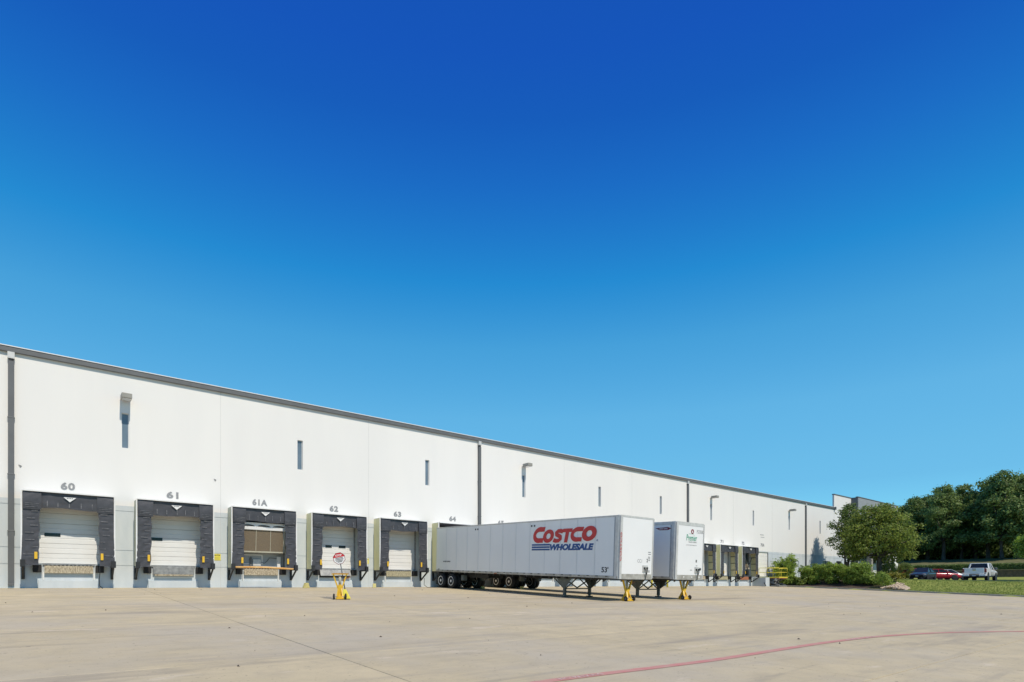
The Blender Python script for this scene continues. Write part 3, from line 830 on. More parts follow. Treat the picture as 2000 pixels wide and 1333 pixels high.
# ------------------------------------------------------------------ trailers
def wheel(parent, x, y, z, r, w, out, m_rim=M_rim, name='wheel'):
    # out = +-1, side the dish faces
    k = w / 2
    t = MB().lathe([(r * .60, -k), (r * .9, -k), (r * .985, -k * .7), (r, -k * .3), (r, k * .3), (r * .985, k * .7), (r * .9, k), (r * .60, k)], (x, y, z), (out, 0, 0), M_rubber, 28).build(name, parent, smooth=True)
    rim = MB()
    rim.lathe([(r * .58, -k * .9), (r * .62, k * .92), (r * .60, k * 1.08), (r * .40, k * .86), (r * .30, k * .60), (r * .26, k * .62), (r * .24, k * .9), (r * .2, k * .95), (r * .13, k * 1.1), (.001, k * 1.12)], (x, y, z), (out, 0, 0), m_rim, 24)
    ro = rim.build('rim', t, smooth=False)
    ho = MB()
    for i in range(8):
        a = i * math.pi / 4; cy, cz = y + math.cos(a) * r * .41, z + math.sin(a) * r * .41
        ho.box(x + out * k * .80, x + out * k * .93, cy - .022, cy + .022, cz - .026, cz + .026, M_black)
    ho.build('hand_holes', t)
    return t

def costco_letters(parent, x, d0, z0):
    """six heavy italic letters; d runs towards the front of the trailer (-y)"""
    # each letter: polygons in (u, v), u right, v up, height ~1; sheared
    lay = [0]
    def place(polys, ox, oy, sx, sy, name):
        mb = MB(); lay[0] += .0015
        sh = .24
        for pts in polys:
            v = [(x - .005 - lay[0], -(ox + (p[0] * sx) + sh * p[1] * sy) - d0, z0 + oy + p[1] * sy) for p in pts]
            mb.poly(v, M_red)
        mb.build(name, parent)
    def ring(a0, a1, ri=.40, n=22, cx=.5, thick_in=(.26, .24)):
        out = []
        for i in range(n):
            t0, t1 = R(a0 + (a1 - a0) * i / n), R(a0 + (a1 - a0) * (i + 1) / n)
            P = lambda t, rx, ry: (cx + rx * math.cos(t), .5 + ry * math.sin(t))
            out.append([P(t0, .5, .5), P(t1, .5, .5), P(t1, thick_in[0] * .82, thick_in[1]), P(t0, thick_in[0] * .82, thick_in[1])])
        return out
    O = ring(0, 360, thick_in=(.24, .21))
    Cc = ring(76, 284, thick_in=(.34, .20)) + [[(.565, .694), (.84, .70), (.86, .985), (.62, .985)], [(.565, .306), (.62, .015), (.86, .015), (.84, .30)]]
    T = [[(.0, .74), (1, .74), (1, 1), (.0, 1)], [(.32, 0), (.68, 0), (.68, .74), (.32, .74)]]
    # S: thick stroke along a centre line
    cl = [(.86, .80), (.62, .86), (.40, .845), (.26, .74), (.30, .60), (.50, .52), (.70, .42), (.74, .27), (.60, .15), (.36, .13), (.10, .20)]
    S = []
    L_, R_ = [], []
    for i, p in enumerate(cl):
        a, b = cl[max(i - 1, 0)], cl[min(i + 1, len(cl) - 1)]
        tx, ty = b[0] - a[0], b[1] - a[1]; l = math.hypot(tx, ty); nx, ny = -ty / l, tx / l; h = .145
        L_.append((p[0] + nx * h, p[1] + ny * h)); R_.append((p[0] - nx * h, p[1] - ny * h))
    for i in range(len(cl) - 1): S.append([L_[i], L_[i + 1], R_[i + 1], R_[i]])
    W = [(Cc, 0, 0, 1.0, .88), (O, .80, 0, .82, .72), (S, 1.56, 0, .80, .72), (T, 2.24, 0, .66, .72), (Cc, 2.84, .02, .96, .76), (O, 3.62, .04, .96, .76)]
    for pol, ox, oy, sx, sy in W:
        k = 1.04
        place(pol, ox * k, oy, sx * k, sy, 'logo_letter')

def trailer(xc, label, lett, top_h, axles, gear_d, L=16.5, rear=.5):
    zr = -SL * rear
    t = empty('semi_trailer', (xc, -rear, zr), (tilt, 0, 0))
    W = 1.29; Z0, Z1 = 1.10, 4.12
    MB().box(-W + .012, W - .012, -L + .02, -.03, Z0 + .04, Z1 - .03, M_liner).build('box_body', t)
    # side skin panels, one per 1.22 m
    npan = 13; w = (L - .42) / npan
    for sg in (-1, 1):
        me = MB().box(*sorted((sg * (W - .010), sg * W)), -(w - .014), 0, Z0 + .13, Z1 - top_h, M_trail)
        # rows of rivets read as a lighter post strip along each seam
        me.box(*sorted((sg * W, sg * (W + .004))), -.055, -.012, Z0 + .13, Z1 - top_h, M_tfront)
        mm = me.mesh('side_panel')
        for i in range(npan): link_mesh('side_panel', mm, t, (0, -.05 - i * w, 0))
        a, b = sorted((sg * (W - .03), sg * (W + .012)))
        box_part('bottom_rail', t, M_rail, a, b, -L + .1, -.03, Z0, Z0 + .128, bevel=.006)
        sl = MB().box(*sorted((sg * (W + .012), sg * (W + .016))), -.16, 0, Z0 + .082, Z0 + .118, M_black).mesh('rail_slot')
        for i in range(26): link_mesh('rail_slot', sl, t, (0, -.25 - i * .615, 0))
        box_part('top_rail', t, M_alu, a, b, -L + .1, -.03, Z1 - top_h + .002, Z1, bevel=.006)
    box_part('roof', t, M_tfront, -W + .01, W - .01, -L + .05, -.03, Z1 - .028, Z1 + .006)
    # rounded front corner posts
    for sg in (-1, 1):
        mb = MB(); rr = .17; n = 6; pr = []
        for i in range(n + 1):
            a = math.pi / 2 * i / n
            pr.append((sg * (W + .012 - rr + rr * math.cos(a)), -L - .012 + rr - rr * math.sin(a)))
        vs = [(p[0], p[1], z) for z in (Z0 - .01, Z1 + .01) for p in pr]
        fs = [(i, i + 1, n + 2 + i, n + 1 + i) for i in range(n)]
        fs.append(tuple(range(n, -1, -1))); fs.append(tuple(range(n + 1, 2 * n + 2)))
        mb.faces(vs, fs, M_alu)
        mb.box(*sorted((sg * (W - .02), sg * (W + .013))), -L + rr - .012, -L + .30, Z0, Z1 + .002, M_alu)
        mb.build('corner_post', t, smooth=False)
    # front wall
    box_part('front_wall', t, M_tfront, -W + .16, W - .16, -L - .004, -L + .02, Z0 + .24, Z1 - max(top_h, .08))
    box_part('front_top_rail', t, M_alu, -W + .16, W - .16, -L - .014, -L + .02, Z1 - max(top_h, .08) + .002, Z1 + .008)
    fr = box_part('front_bottom_rail', t, M_rail, -W + .16, W - .16, -L - .016, -L + .02, Z0 - .02, Z0 + .238)
    # coupler plate, cross members, slider
    MB().box(-.55, .55, -L + .1, -L + 1.9, Z0 - .08, Z0 - .002, M_black).lathe([(.045, 0), (.045, .09)], (0, -L + .95, Z0 - .17), (0, 0, 1), M_steel, 10).build('coupler_plate', t)
    cm = MB().box(-W + .03, W - .03, -.05, .05, Z0 - .10, Z0 + .03, M_black).mesh('cross_member')
    for i in range(24): link_mesh('cross_member', cm, t, (0, -.4 - i * .62, 0))
    for sg in (-1, 1): box_part('slider_rail', t, M_black, *sorted((sg * .45, sg * .57)), -5.2, -.15, .78, 1.0)
    for a in axles:
        MB().tube([(-1.05, -a, .49), (1.05, -a, .49)], .065, M_black, 10).build('axle', t)
        for sg in (-1, 1):
            wheel(t, sg * 1.13, -a, .505, .505, .26, sg); wheel(t, sg * .82, -a, .505, .505, .26, -sg)
            box_part('spring_hanger', t, M_gear, *sorted((sg * .44, sg * .58)), -a - .12, -a + .12, .5, .78)
    a1 = axles[-1]
    for sg in (-1, 1):
        box_part('mudflap', t, M_flap, *sorted((sg * .68, sg * 1.27)), -axles[0] + .58, -axles[0] + .60, .22, 1.0)
        box_part('air_tank', t, M_flap, *sorted((sg * .60, sg * .95)), -a1 - 1.0, -a1 - .72, .55, .92, bevel=.05)
    box_part('rear_guard', t, M_rail, -1.2, 1.2, -.12, -.02, .5, .6)
    for sg in (-1, 1): box_part('rear_guard_post', t, M_rail, *sorted((sg * .6, sg * .7)), -.12, -.02, .6, 1.09)
    # landing gear
    gy = -gear_d
    for sg in (-1, 1):
        lg = MB().box(sg * .95 - .07, sg * .95 + .07, gy - .07, gy + .07, .10, 1.08, M_gear).box(sg * .95 - .15, sg * .95 + .15, gy - .13, gy + .13, .015, .06, M_gear)\
            .box(sg * .95 - .05, sg * .95 + .05, gy - .05, gy + .05, .06, .10, M_steel).build('landing_leg', t, bevel=.008)
        x_ = sg * 1.03
        MB().faces([(x_, gy - .62, 1.08), (x_, gy + .62, 1.08), (x_, gy + .13, .52), (x_, gy - .13, .52)] + [(x_ + .02, gy - .62, 1.08), (x_ + .02, gy + .62, 1.08), (x_ + .02, gy + .13, .52), (x_ + .02, gy - .13, .52)],
                   [(0, 1, 2, 3), (7, 6, 5, 4), (0, 4, 5, 1), (1, 5, 6, 2), (2, 6, 7, 3), (3, 7, 4, 0)], M_gear).build('gusset_plate', t)
        MB().bar((sg * .95, gy - .9, 1.05), (sg * .95, gy - .10, .5), .05, .05, M_gear).bar((sg * .95, gy + .9, 1.05), (sg * .95, gy + .10, .5), .05, .05, M_gear).build('leg_brace', t)
    MB().bar((-.9, gy, .45), (.9, gy, .45), .06, .06, M_gear).bar((-.9, gy + .02, .95), (0, gy + .02, .5), .06, .05, M_gear).bar((.9, gy + .02, .95), (0, gy + .02, .5), .06, .05, M_gear).build('cross_brace', t)
    # connector box and hoses on the nose
    cb = box_part('connector_box', t, M_alu, .42, .80, -L - .05, -L - .005, Z0 + .36, Z0 + .68, bevel=.01)
    MB().tube([(.5, -L - .07, Z0 + .55), (.56, -L - .12, Z0 + .40), (.6, -L - .10, Z0 + .2), (.6, -L - .06, Z0 - .02)], .02, M_black, 6)\
        .tube([(.72, -L - .07, Z0 + .55), (.66, -L - .13, Z0 + .38), (.62, -L - .10, Z0 + .22)], .02, M_black, 6)\
        .box(.46, .56, -L - .09, -L - .052, Z0 + .48, Z0 + .58, M_black).box(.66, .76, -L - .09, -L - .052, Z0 + .48, Z0 + .58, M_black).build('hose', cb)
    tag(t, label, 'trailer', 'white box trailers backed onto the docks')
    lett(t, W, L, Z0, Z1)
    return t

def lett_costco(t, W, L, Z0, Z1):
    xs_ = -(W + .006)
    costco_letters(t, xs_, 10.15, 2.88)
    for i in range(3): box_part('logo_stripe', t, M_blue, xs_ - .006, xs_ - .002, -11.62, -10.15, 2.48 + .13 * i, 2.48 + .13 * i + .085)
    text_part('logo_lettering', t, 'WHOLESALE', 3.2, .34, (xs_, -11.62, 2.47), SIDE, M_blue, bold=.06, shear=.22)
    text_part('small_lettering', t, '®', .10, .10, (xs_, -15.0, 2.90), SIDE, M_blue)
    text_part('small_lettering', t, "53'", .44, .27, (xs_, -15.38, 1.38), SIDE, M_ink, bold=.02)
    text_part('small_lettering', t, 'AIR RIDE EQUIPPED', .90, .09, (xs_, -.95, 1.75), SIDE, M_ink, bold=.02)
    for d in (4.7, 10.1):
        for e in (0, .24): MB().lathe([(.055, 0), (.055, .02)], (xs_, -d - e, 3.84), (-1, 0, 0), M_ink, 10).build('clearance_vent', t)
    # vertical red name on the front corner post
    text_part('corner_lettering', t, 'COSTCO', 1.35, .11, (-W + .05 + .06, -L - .02, 1.95), ((0, 0, 1), (-1, 0, 0)), M_red, bold=.0)
    y = -L - .006
    text_part('small_lettering', t, 'CC1', .34, .17, (.02, y, Z0 + .80), FRONT, M_grey_ink)
    text_part('small_lettering', t, '2', .10, .18, (.72, y, Z0 + .83), FRONT, M_ink, bold=.03)
    for i, (a, z) in enumerate(((.82, 1.30), (.84, 1.20), (.82, 1.06), (.84, .98), (.86, .90))):
        box_part('decal', t, M_grey_ink, a, a + .22 - .02 * i, y - .002, y, Z0 + z, Z0 + z + .05)
    box_part('decal', t, M_grey_ink, .88, .98, y - .002, y, Z0 + .32, Z0 + .44)
    box_part('decal', t, M_redrust, -W - .016, -W - .0125, -7.0, -6.7, Z0 - .0, Z0 + .05)
def lett_premier(t, W, L, Z0, Z1):
    y = -L - .006
    MB().lathe([(.13, 0), (.13, .004)], (.12, y, 3.66), (0, -1, 0), M_maroon, 20).build('round_emblem', t)
    MB().faces([(.12 - .07, y - .006, 3.60), (.12 + .07, y - .006, 3.60), (.12, y - .006, 3.75)], [(0, 1, 2)], M_tfront).build('round_emblem_mark', t)
    text_part('unit_number', t, 'PS230380', .62, .19, (.52, y, 3.58), FRONT, M_grey_ink, bold=.0)
    text_part('logo_lettering', t, 'Premier', .98, .33, (-.42, y, 3.16), FRONT, M_green, bold=.012, shear=.2, spacing=1.08)
    text_part('small_lettering', t, 'TRAILER LEASING', .75, .07, (-.22, y, 3.06), FRONT, M_grey_ink)
    text_part('small_lettering', t, 'premiertrailerleasing.com', .92, .06, (-.40, y, 2.90), FRONT, M_grey_ink)
    MB().box(-.2, .25, y - .002, y, 3.52, 3.535, M_green).build('logo_line', t)
    box_part('decal', t, M_dkgrey, .50, .62, y - .002, y, 2.02, 2.16)
    box_part('decal', t, M_grey_ink, .52, .68, y - .002, y, 1.82, 1.86)
    box_part('decal', t, M_grey_ink, .0, .2, y - .002, y, 1.58, 1.62)
    MB().lathe([(.07, 0), (.07, .03)], (.92, y, 1.66), (0, -1, 0), M_ink, 14).build('socket', t)
    for a in (-.62, .1, .78): box_part('marker_light', t, M_white, a, a + .12, -L - .024, -L - .017, Z0 + .10, Z0 + .16)
    xs_ = -(W + .006)
    MB().faces([(xs_, -15.15, 3.80), (xs_, -15.95, 3.84), (xs_, -16.18, 3.77), (xs_, -15.98, 3.68), (xs_, -15.45, 3.68)], [(0, 4, 3, 2, 1)], M_maroon).build('maker_badge', t)
    text_part('badge_lettering', t, 'GREAT DANE', .52, .075, (xs_ - .002, -15.42, 3.72), SIDE, M_tfront, bold=.02)

trailer(22.45, 'white box trailer with big red COSTCO and blue WHOLESALE lettering on its side', lett_costco, .075, (.62, 1.90), 12.5)
trailer(26.85, 'white box trailer with green Premier lettering on its nose', lett_premier, .17, (1.1, 2.6), 13.8)

# wheel chocks and ground clutter
def chock(x, d, rz, label, s=1.0):
    z = zc(d)
    o = MB().faces([(-.13 * s, -.10, 0), (.13 * s, -.10, 0), (.13 * s, .10, 0), (-.13 * s, .10, 0), (-.04 * s, -.10, .2 * s), (.07 * s, -.10, .2 * s), (.07 * s, .10, .2 * s), (-.04 * s, .10, .2 * s)],
                   [(0, 3, 2, 1), (4, 5, 6, 7), (0, 1, 5, 4), (1, 2, 6, 5), (2, 3, 7, 6), (3, 0, 4, 7)], M_chock).build('wheel_chock', None, (x, -d, z), (0, 0, rz), bevel=.01)
    tag(o, label, 'wheel chock', 'pale yellow wheel chocks on the court')
chock((dock_c(2) + dock_c(3)) / 2 + .1, .9, .2, 'pale yellow wheel chock on the ground between docks 61A and 62', 1.5)
chock((dock_c(3) + dock_c(4)) / 2 + .1, .8, 1.2, 'pale yellow wheel chock on the ground between docks 62 and 63', 1.3)
chock(23.2, 3.3, 1.5, 'small chock on the ground behind the tyres of the red-lettered trailer')
chock(25.9, 4.2, 1.4, 'small chock beside the front tyre of the green-lettered trailer')

random.seed(21); mb = MB()
for i in range(70):
    x, d = random.uniform(-4, 40), random.uniform(1, 30); z = -SL * d; r_ = random.uniform(.015, .045); a = random.uniform(0, 3)
    p = [(x + math.cos(a + k * 1.57) * r_ * (1 if k % 2 else .45), -d + math.sin(a + k * 1.57) * r_ * (1 if k % 2 else .45)) for k in range(4)]
    mb.faces([(q[0], q[1], q[1] * SL + .004) for q in p] + [(x, -d, z + r_ * .8)], [(0, 1, 4), (1, 2, 4), (2, 3, 4), (3, 0, 4)], M_bark)
tag(mb.build('debris'), 'dark dry leaves and grit scattered over the concrete court', 'debris', kind='stuff')
# ------------------------------------------------------------------ trailer support stands
def stand(x, y, rz, label, hgt=1.16, sign=False):
    z = y * SL
    s = empty('trailer_stand', (x, y, z), (tilt, 0, rz))
    # foot plate and wedge-shaped base
    MB().box(-.17, .17, -.30, .34, .02, .05, M_yellow).box(-.10, .10, -.24, .30, .05, .16, M_yellow).build('base', s, bevel=.01)
    if sign:
        MB().faces([(.12, -.18, .03), (.44, -.18, .03), (.44, .30, .03), (.12, .30, .03), (.12, -.12, .42), (.24, -.12, .42), (.24, .24, .42), (.12, .24, .42)],
                   [(0, 3, 2, 1), (4, 5, 6, 7), (0, 1, 5, 4), (1, 2, 6, 5), (2, 3, 7, 6), (3, 0, 4, 7)], M_yellow2).build('counterweight', s, bevel=.02)
    col = MB().bar((0, 0, .14), (0, 0, .62), .14, .15, M_yellow).build('column', s, bevel=.01)
    MB().tube([(0, 0, .60), (0, 0, hgt - .10)], .055, M_beige, 12).build('jack_screw', s, smooth=True)
    for sg in (-1, 1):
        MB().bar((sg * .04, 0, .35), (sg * .27, 0, hgt - .05), .10, .055, M_yellow).build('upright', s, bevel=.006)
        MB().bar((sg * .12, -.22, .06), (sg * .05, -.02, .50), .05, .05, M_yellow).build('rear_stay', s)
    MB().bar((0, .34, .05), (0, -.02, .56), .07, .10, M_yellow).build('diagonal_strut', s, bevel=.006)
    MB().box(-.34, .34, -.12, .12, hgt - .055, hgt - .02, M_yellow).build('head_plate', s, bevel=.006)
    MB().box(-.30, .36, -.10, .10, hgt - .018, hgt, M_redrust).build('wear_pad', s, bevel=.006)
    MB().bar((.10, 0, hgt - .30), (.42, -.05, hgt - .16), .03, .03, M_redrust).build('crank_handle', s)
    for sg in (-1, 1):
        t = MB().lathe([(.08, -.035), (.115, -.03), (.13, 0), (.115, .03), (.08, .035)], (sg * .235, -.22, .13), (sg, 0, 0), M_rubber, 18).build('wheel', s, smooth=True)
        MB().lathe([(.07, -.02), (.07, .036), (.03, .045), (.001, .046)], (sg * .235, -.22, .13), (sg, 0, 0), M_dkgrey, 12).build('hub', t)
    MB().tube([(-.24, -.22, .13), (.24, -.22, .13)], .015, M_steel, 6).build('axle', s)
    if sign:
        p0, p1 = Vector((.22, .02, .30)), Vector((.02, .02, 1.52))
        MB().tube([p0, p1], .022, M_dkgrey, 8).build('sign_pole', s, smooth=True)
        c = Vector((-.03, -.01, 1.72)); rot = Matrix.Rotation(R(-12), 4, 'Y')
        def disc(r_, y0, y1, m, name, z0=-9, par=None):
            n = 8; pts = []
            for i in range(n):
                a = math.pi / 8 + i * math.pi / 4; pts.append((math.cos(a) * r_, math.sin(a) * r_))
            if z0 > -9:
                # keep only the part above z0
                out = []
                for i in range(n):
                    a, b = pts[i], pts[(i + 1) % n]
                    if a[1] >= z0: out.append(a)
                    if (a[1] - z0) * (b[1] - z0) < 0:
                        t_ = (z0 - a[1]) / (b[1] - a[1]); out.append((a[0] + (b[0] - a[0]) * t_, z0))
                pts = out
            v = [tuple(c + rot @ Vector((p[0], y0, p[1]))) for p in pts] + [tuple(c + rot @ Vector((p[0], y1, p[1]))) for p in pts]
            k = len(pts)
            return MB().faces(v, [tuple(range(k)), tuple(range(2 * k - 1, k - 1, -1))] + [(i, k + i, k + (i + 1) % k, (i + 1) % k) for i in range(k)], m).build(name, par or s)
        plate = disc(.26, -.004, .01, M_maroon, 'stop_sign')
        disc(.238, -.009, -.0045, M_tfront, 'sign_face', par=plate)
        disc(.239, -.013, -.0095, M_red, 'sign_header', z0=.05, par=plate)
        X = rot @ Vector((1, 0, 0)); Z = rot @ Vector((0, 0, 1))
        text_part('sign_lettering', plate, 'STOP', .26, .085, c + X * -.13 + Z * .085 + Vector((0, -.0145, 0)), (X, Z), M_tfront, bold=.03, extr=.002)
        for z_, w_ in ((-.0, .30), (-.055, .33), (-.11, .28), (-.16, .18)):
            v = [c + X * a + Z * b + Vector((0, -.011, 0)) for a, b in ((-w_ / 2, z_), (w_ / 2, z_), (w_ / 2, z_ + .028), (-w_ / 2, z_ + .028))]
            MB().poly([tuple(q) for q in v], M_ink).build('sign_text_line', plate)
    tag(s, label, 'trailer stand', 'yellow wheeled trailer stands')
    return s
AZ = R(-39)
p = on_court(664, 1171)
stand(p.x, p.y, AZ + R(15), 'yellow wheeled trailer stand with a STOP sign standing alone in front of dock 62', 1.10, True)
stand(22.3, -16.55, R(-12), 'yellow trailer stand under the nose of the red-lettered trailer', 1.10)
stand(27.0, -16.55, R(-16), 'yellow trailer stand under the nose of the green-lettered trailer', 1.10)

# bollards and steps seen under the trailers
for px, lab in ((1273, 'yellow bollard seen under the nose of the red-lettered trailer'), (1303.5, 'yellow bollard seen under the side of the green-lettered trailer')):
    r = (px - 1000) / 1133; n_ = 33.0; q = n_ / (SP - CP * r); x = q * (CP + SP * r)
    b = MB().tube([(0, 0, -.1), (0, 0, 1.05), (0, 0, 1.10)], [.085, .085, .04], M_yellow2, 14).build('bollard', None, (x, -2.2, zc(2.2)), smooth=True)
    tag(b, lab, 'bollard', 'yellow bollards before the hidden docks')

# ------------------------------------------------------------------ scissor lift at door 72A
s = empty('scissor_lift', (66.6, -1.45, 0))
zf = 1.06
box_part('platform', s, M_yellow2, -1.0, 1.0, -1.25, 1.25, zf - .12, zf, bevel=.01)
MB().box(-.98, .98, -1.23, 1.23, zf - .20, zf - .122, M_redrust).build('platform_frame', s)
box_part('base_frame', s, M_steel, -.9, .9, -1.2, 1.2, -.06, .06)
for sg in (-1, 1):
    MB().bar((sg * .7, -1.15, .08), (sg * .7, 1.1, zf - .22), .07, .12, M_steel).build('scissor_arm', s)
    MB().bar((sg * .6, 1.15, .08), (sg * .6, -1.1, zf - .22), .07, .12, M_steel).build('scissor_arm', s)
def rail(pts, name='guard_rail'):
    MB().tube(pts, .028, M_yellow2, 8).build(name, s, smooth=True)
for sg in (-1, 1):
    x = sg * .96
    rail([(x, 1.2, zf), (x, 1.2, zf + .95), (x, 1.12, zf + 1.05), (x, -1.12, zf + 1.05), (x, -1.2, zf + .95), (x, -1.2, zf)])
    rail([(x, 1.2, zf + .52), (x, -1.2, zf + .52)]); rail([(x, -.5, zf), (x, -.5, zf + 1.05)])
rail([(-.96, -1.2, zf + .95), (.96, -1.2, zf + .95)]); rail([(-.96, -1.2, zf + .52), (.96, -1.2, zf + .52)])
MB().bar((-1.0, .9, zf - .15), (-2.6, -.5, .02), .05, .09, M_black).build('tow_bar', s)
tag(s, 'yellow railed scissor lift platform standing at dock door 72A', 'scissor lift')
# retaining pier between dock 72 and the lift
o = box_part('concrete_pier', None, M_band, 64.6, 65.5, -1.6, -.01, -.2, .98, bevel=.02)
tag(o, 'low grey concrete pier between dock 72 and the yellow lift', 'concrete block')
# concrete walk up to the grey man door
pth = MB()
st = [(69.6, .6), (71.5, .8), (73.4, .9), (75.7, 1.1)]
for (x0, d0), (x1, d1) in zip(st[:-1], st[1:]):
    z0, z1 = H(x0, -3) + .12, H(x1, -3) + .12
    pth.faces([(x0, -3.6, z0), (x1, -3.6, z1), (x1, -2.3, z1), (x0, -2.3, z0), (x0, -3.6, -.3), (x1, -3.6, -.3), (x1, -2.3, -.3), (x0, -2.3, -.3)],
              [(0, 1, 2, 3), (0, 4, 5, 1), (3, 2, 6, 7), (0, 3, 7, 4), (1, 5, 6, 2)], M_path)
pth.box(74.9, 76.6, -3.6, -.01, .3, .96, M_path)
tag(pth.build('path'), kind='structure')

# ------------------------------------------------------------------ office building beyond
ob = empty('office_building', (0, 0, 0))
tag(ob, 'white and grey office building with a tall parapet beyond the warehouse', 'building')
wall_mesh(J(10) + .03, 92.7, -.3, 12.85, [(87.6, 89.4, 1.9, 3.5), (90.2, 91.9, 1.9, 3.5)]).build('wall', ob)
for a in (87.6, 90.2):
    w = MB().box(a, a + .06, .06, .14, 1.9, 3.5, M_dkgrey).box(a + 1.64, a + 1.70, .06, .14, 1.9, 3.5, M_dkgrey).box(a + .06, a + 1.64, .06, .14, 3.44, 3.5, M_dkgrey).build('window', ob)
    box_part('pane', w, M_dglass, a + .06, a + 1.64, .09, .10, 1.9, 3.44)
box_part('coping', ob, M_dkgrey, J(10) + .0, 92.69, -.05, .28, 12.852, 12.98)
# projecting grey front
y0 = -.9
MB().box(92.7, 92.9, y0 + .0, .0, .9, 12.95, M_dkgrey).build('return_wall', ob)  # side return, a darker grey than the front wall
gw = wall_mesh(92.92, 109.0, .5, 12.95, [(94.0, 96.2, 1.0, 4.4), (97.3, 99.9, 1.0, 4.4), (101.3, 103.9, 1.0, 4.4), (105.0, 107.6, 1.0, 4.4), (94.0, 107.6, 6.2, 8.4)], grooves=(5.2, 9.5), mtop=M_offgrey, mlow=M_wall, zband=4.9)
gw.build('front_wall', ob, (0, y0, 0))
for a, b in ((94.0, 96.2), (97.3, 99.9), (101.3, 103.9), (105.0, 107.6)):
    f = MB()
    for q in (a, (a + b) / 2 - .03, b - .06): f.box(q, q + .06, y0 + .05, y0 + .13, 1.0, 4.4, M_white)
    f.box(a + .06, b - .06, y0 + .055, y0 + .125, 3.3, 3.36, M_white)
    w = f.build('storefront', ob)
    box_part('pane', w, M_dglass, a + .06, (a + b) / 2 - .03, y0 + .08, y0 + .09, 1.0, 4.4)
    box_part('pane', w, M_dglass, (a + b) / 2 + .03, b - .06, y0 + .08, y0 + .09, 1.0, 4.4)
f = MB()
for q in lin(94.0, 107.54, 8): f.box(q, q + .06, y0 + .05, y0 + .13, 6.2, 8.4, M_white)
w = f.build('window', ob)
box_part('pane', w, M_dglass, 94.0, 107.6, y0 + .08, y0 + .09, 6.2, 8.4)
box_part('coping', ob, M_dkgrey, 92.69, 109.1, y0 - .05, y0 + .28, 12.952, 13.06)
box_part('entrance_door', ob, M_white, 98.66, 99.78, y0 + .02, y0 + .049, 1.0, 3.25)
MB().box(J(10) + .26, 109, .3, 40, 10.7, 10.9, M_roof).box(108.8, 109, -.67, 40, .5, 10.7, M_offgrey).build('roof', ob)
for a in (93.3, 100.3): box_part('pier', ob, M_tan, a, a + .55, y0 - 1.6, y0 - 1.0, .5, 4.6)
box_part('canopy', ob, M_tan, 93.1, 101.2, y0 - 1.8, y0 - .002, 4.602, 5.0)

# ------------------------------------------------------------------ vegetation
def make_tree(name, h, crown_r, crown_z0, nb, seed, leafm, dens, lsize, trunk_r, multi=1, squash=.8, top_narrow=.5, clump=.5, lean=0):
    global rng
    rng = np.random.default_rng(seed); random.seed(seed)
    root = empty(name)
    blobs = []; tr = MB()
    starts = []
    for k in range(multi):
        a = 6.28 * k / max(multi, 1) + .5; sp = .28 * (multi > 1)
        b0 = Vector((math.cos(a) * sp, math.sin(a) * sp, -.15)); zt = crown_z0 + (h - crown_z0) * .25
        p1 = b0 * 1.6 + Vector((random.uniform(-.15, .15), random.uniform(-.15, .15), zt * .5)); p2 = b0 * 2.6 + Vector((0, 0, zt))
        rr = trunk_r / (multi ** .5)
        tr.tube([b0, b0 + Vector((0, 0, .35)), p1, p2], [rr * 1.35, rr, rr * .85, rr * .6], M_bark, 9)
        starts.append((p2, rr * .6, p1))
    for i in range(nb):
        t = (i + .5) / nb
        z = crown_z0 + (h - crown_z0) * (t ** .9) * .93
        env = crown_r * (math.sin(math.pi * min(.16 + t * .80, 1)) ** .6) * (1 - (1 - top_narrow) * max(0, t - .55) / .45)
        a = i * 2.399 + random.uniform(-.4, .4); rad = env * random.uniform(.35, .85)
        br = crown_r * random.uniform(.24, .40) * (1 - .35 * t)
        x, y = math.cos(a) * rad, math.sin(a) * rad
        blobs.append((x, y, z, br * 1.15, br * 1.15, br * squash))
        p2, r0, p1 = starts[i % len(starts)]
        s0 = p1.lerp(p2, random.uniform(.3, 1)) if t < .6 else p2
        mid = s0.lerp(Vector((x, y, z)), .5) + Vector((0, 0, -.25))
        tr.tube([s0, mid, Vector((x, y, z))], [r0 * .75, r0 * .45, r0 * .15], M_bark, 6)
    blobs.append((0, 0, (crown_z0 + h) / 2, crown_r * .45, crown_r * .45, (h - crown_z0) * .30))
    P, N = blob_leaves(blobs, dens, clump)
    tr.build('trunk', root, smooth=True)
    link_mesh('crown', leaves_mesh(name + '_crown', P, N, lsize, leafm), root)
    return root, len(P)
def put(root, x, y, label, cat, group=None, rz=0, sc=1.0, z=None):
    root.location = (x, y, (H(x, y) if z is None else z)); root.rotation_euler = (0, 0, rz); root.scale = (sc, sc, sc)
    tag(root, label, cat, group)

t, n1 = make_tree('oak_tree', 9.2, 4.8, 2.9, 32, 3, L_oak, 27, .13, .34, squash=.7, top_narrow=.6, clump=.5)
put(t, 79.6, -8.2, 'broad bright green oak tree behind the shrub row, hiding the office building', 'tree')
t, n2 = make_tree('pear_tree', 10.2, 2.7, 3.0, 24, 5, L_mid, 36, .12, .26, multi=3, squash=1.0, top_narrow=.35, clump=.42)
put(t, 81.6, -4.0, 'tall narrow dark green tree with several stems beside the warehouse corner', 'tree', z=.8)
print('LEAVES', n1, n2)

